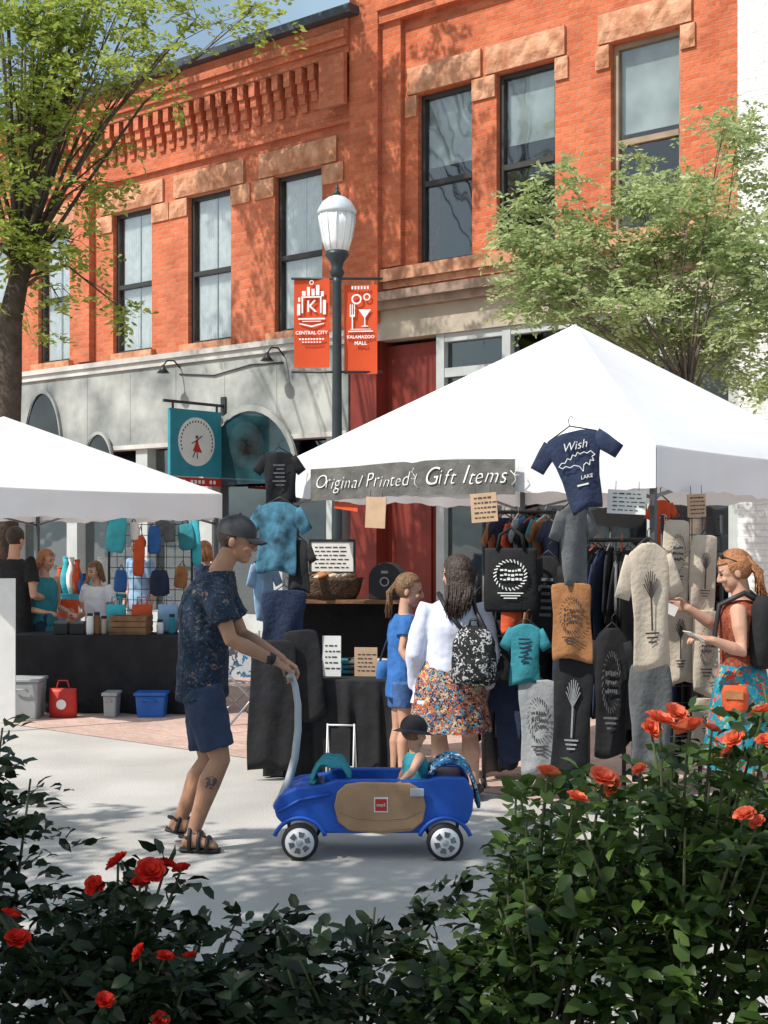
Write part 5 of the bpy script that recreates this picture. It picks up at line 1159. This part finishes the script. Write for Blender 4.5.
def passer(label,px,Y,Hh,Fw,hf,topm,sleeve,botm,hm,long_,bent):
    t=thing('person',label,'person',gnd(px,Y)); q=standP(Hh,Fw,bent); q['H']=Head(V((0,0,Hh-.118*q['k']))+q['F']*.03,hf,.23*q['k']); body(t,q,.008,SKIN)
    top(t,q,'shirt',topm,.12,sleeve,.018,.008,.01); pants(t,q,'trousers',botm,.95,.016,.004,.01); H=q['H']; lk=[]
    if long_:
        for _ in range(26):
            a=R(random.uniform(90,270)); lk.append(([H.p(math.cos(a)*.09,math.sin(a)*.08,.06),H.p(math.cos(a)*.1,math.sin(a)*.09,-.04),H.p(math.cos(a)*.1-.02,math.sin(a)*.1,-.15)],[.016,.018,.005]))
    hair(t,H,hm,lambda f,s_,u:(f<.02+u*.35 or u>.075) and u>-.06,lk,1.06)
    for i in(0,1): shoe(t,q,i,BLACK)
passer('person in black shirt with short dark hair at the far left behind the table',14,13.75,1.74,(.35,.93,0),(.4,.9,-.1),BLACKC,.6,BLACKC,HAIRD,False,True)
passer('woman in teal vest with red hair behind the left table',44,13.95,1.52,(.8,-.5,0),(.9,-.35,-.2),TEAL,0,NAVY,HAIRR,True,True)
passer('child in white shirt with brown hair behind the middle of the left table',97,14.1,1.40,(-.5,-.8,0),(-.6,-.75,-.2),WHITEC,.5,NAVY,HAIRB,True,True)
passer('distant shopper in orange shirt between the teal vest woman and the white shirt child',68,16.6,1.36,(.7,-.6,0),(.6,-.75,-.1),ORF,.6,DENIM,HAIRB,True,True)
passer('distant shopper in pale blue shirt far behind the grid display',140,17.2,1.66,(-.6,-.7,0),(-.7,-.6,-.1),SKYB,.6,GREYC,HAIRD,False,False)
passer('distant shopper in navy shirt near the right corner of the left tent',206,16.6,1.6,(-.9,.3,0),(-.9,.3,-.1),NAVY,.6,DENIM,HAIRR,True,False)

# ------------------------------------------------------------------ foreground rose bushes
xs_=[-1.6,-1.05,-.95,-.85,-.73,-.47,-.215,.04,.17,.25,.32,.40,.47,.55,.62,.70,.81,.90,.985,1.3,1.8]; zs_=[1.05,.98,.86,.70,.62,.57,.56,.58,.60,.68,.80,.93,.88,1.0,.90,.93,1.02,.96,1.11,1.2,1.2]
def topz(x): return float(np.interp(x,xs_,zs_))
def rose(mat,seed):
    rg=random.Random(seed); m=MB()
    for kk,(n,r,tilt,ln) in enumerate(((3,.10,80,.62),(5,.22,66,.8),(6,.34,45,.9),(7,.42,22,1.0))):
        for i in range(n):
            a=2*math.pi*i/n+kk*.5+rg.uniform(-.2,.2); tl=R(tilt+rg.uniform(-10,10)); o_=V((math.cos(a),math.sin(a),0)); sd=V((-math.sin(a),math.cos(a),0)); b0=o_*r*.45
            vs=[];fs=[]
            for u in range(4):
                f_=u/3; ang=tl*(1-.25*f_); p=b0+o_*(ln*f_*math.cos(ang))*.8+V((0,0,1))*(ln*f_*math.sin(ang)*.75)
                w_=.12+.36*math.sin(math.pi*min(1,f_*.75+.1))
                for v_ in(-1,-.5,0,.5,1): vs.append(p+sd*(w_*v_)-o_*(.14*v_*v_)+V((0,0,.1*v_*v_+rg.uniform(-.03,.03))))
            for u in range(3):
                for v_ in range(4): q=u*5+v_; fs.append((q,q+1,q+6,q+5))
            m.add(vs,fs)
    return m
RM={}
def put_rose(par,base,p,r,mat,seed):
    key=(mat.name,seed%3)
    if key not in RM: o=rose(mat,seed%3).build('rose_flower',mat,par,True,recalc=False); RM[key]=o.data
    else: o=bpy.data.objects.new('rose_flower',RM[key]); col.objects.link(o); o.parent=par
    o.location=p-base; o.scale=(r,r,r); rg=random.Random(seed*7+1); o.rotation_euler=(R(rg.uniform(10,60)),R(rg.uniform(-35,35)),rg.uniform(0,6))
flR=[(660,722,3.25,18),(689,730,3.25,19),(676,714,3.4,14),(651,730,3.3,13),(548,774,3.3,14),(603,779,3.2,17),(614,788,3.2,12),(577,799,3.15,13),(745,816,3.05,13),(758,823,3.05,10),(764,712,3.2,14),(735,740,3.2,13),(729,752,3.2,10),(766,742,3.2,12),(640,770,3.2,9),(712,730,3.3,10)]
flL=[(95,886,3.3,12),(118,863,3.3,15),(150,872,3.2,17),(166,866,3.3,13),(181,870,3.3,11),(140,884,3.2,11),(10,916,3.1,12),(18,940,3.1,15),(140,953,3.05,11),(165,958,3.05,11),(190,957,3.05,9),(105,1001,3.0,11),(160,1021,3.0,11)]
bushes=[(-1.1,3.6,.32,.42,300,LEAFSH,'rose bush with shade-coloured leaves at the left edge, with two red blooms low down'),(-.62,3.42,.34,.38,300,LEAFSH,'low rose bush with a cluster of red blooms in front of the walking man'),(-.12,3.42,.34,.38,320,LEAFSH,'low leafy rose bush without blooms below the wagon'),
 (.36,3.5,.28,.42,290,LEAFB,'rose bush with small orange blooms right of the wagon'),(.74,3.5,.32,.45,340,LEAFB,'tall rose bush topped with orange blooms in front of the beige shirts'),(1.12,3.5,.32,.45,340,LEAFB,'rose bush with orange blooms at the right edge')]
allf=[(at(a,b,y),c/F*y,ROSEO) for a,b,y,c in flR]+[(at(a,b,y),c/F*y,ROSER) for a,b,y,c in flL]
for bi,(cx,cy,rx,ry,n,lm,lb) in enumerate(bushes):
    base=V((cx,cy,0)); t=thing('rose_bush',lb,'rose bush',base); m=MB(); C=[];Dn=[]
    mine=[f for f in allf if min(range(6),key=lambda q:abs(bushes[q][0]-f[0].x))==bi]
    tips=[f[0] for f in mine]
    for q in range(32): x=cx+random.gauss(0,.55)*rx; tips.append(V((x,cy+random.uniform(-1,1)*ry,topz(x)*random.uniform(.8,1.22 if bi<3 else 1.15))))
    for tip in tips:
        b0=V((random.uniform(-.1,.1),random.uniform(-.1,.1),0)); e=tip-base; mid=lerp(b0,e,.55)+V((0,0,.1)); m.tube([b0,lerp(b0,mid,.5)+V((0,0,.05)),mid,e],[.009,.007,.005,.003],5)
        for s_ in range(8):
            f_=random.uniform(.35,.98); C.append(lerp(mid,e,(f_-.3)/.7)+V((random.gauss(0,.02),random.gauss(0,.02),random.gauss(0,.02)-.01))); Dn.append(V((random.gauss(0,1),random.gauss(0,1),random.gauss(.25,.5))).normalized())
    for q in range(n):
        x=cx+random.uniform(-1,1)*rx*1.05; y=cy+random.uniform(-1,1)*ry; z=topz(x)*(1-.78*random.random()**1.3)-.07+.09*math.sin(x*23+y*9)
        C.append(V((x,y,max(.1,z)))-base); Dn.append(V((random.gauss(0,1),random.gauss(-.25,1),random.gauss(.25,.5))).normalized())
    m.build('canes',CANE,t)
    C=np.array([tuple(x) for x in C]);Dn=np.array([tuple(x) for x in Dn])
    a=sprays(C,Dn,5,np.full(len(C),.085)*rng.uniform(.7,1.25,len(C)),.053,.0165)
    leafmesh('leaves',*a,lm,t,.35,True)
    for q,(p,r,mt) in enumerate(mine): put_rose(t,base,p,r,mt,q+bi*3)
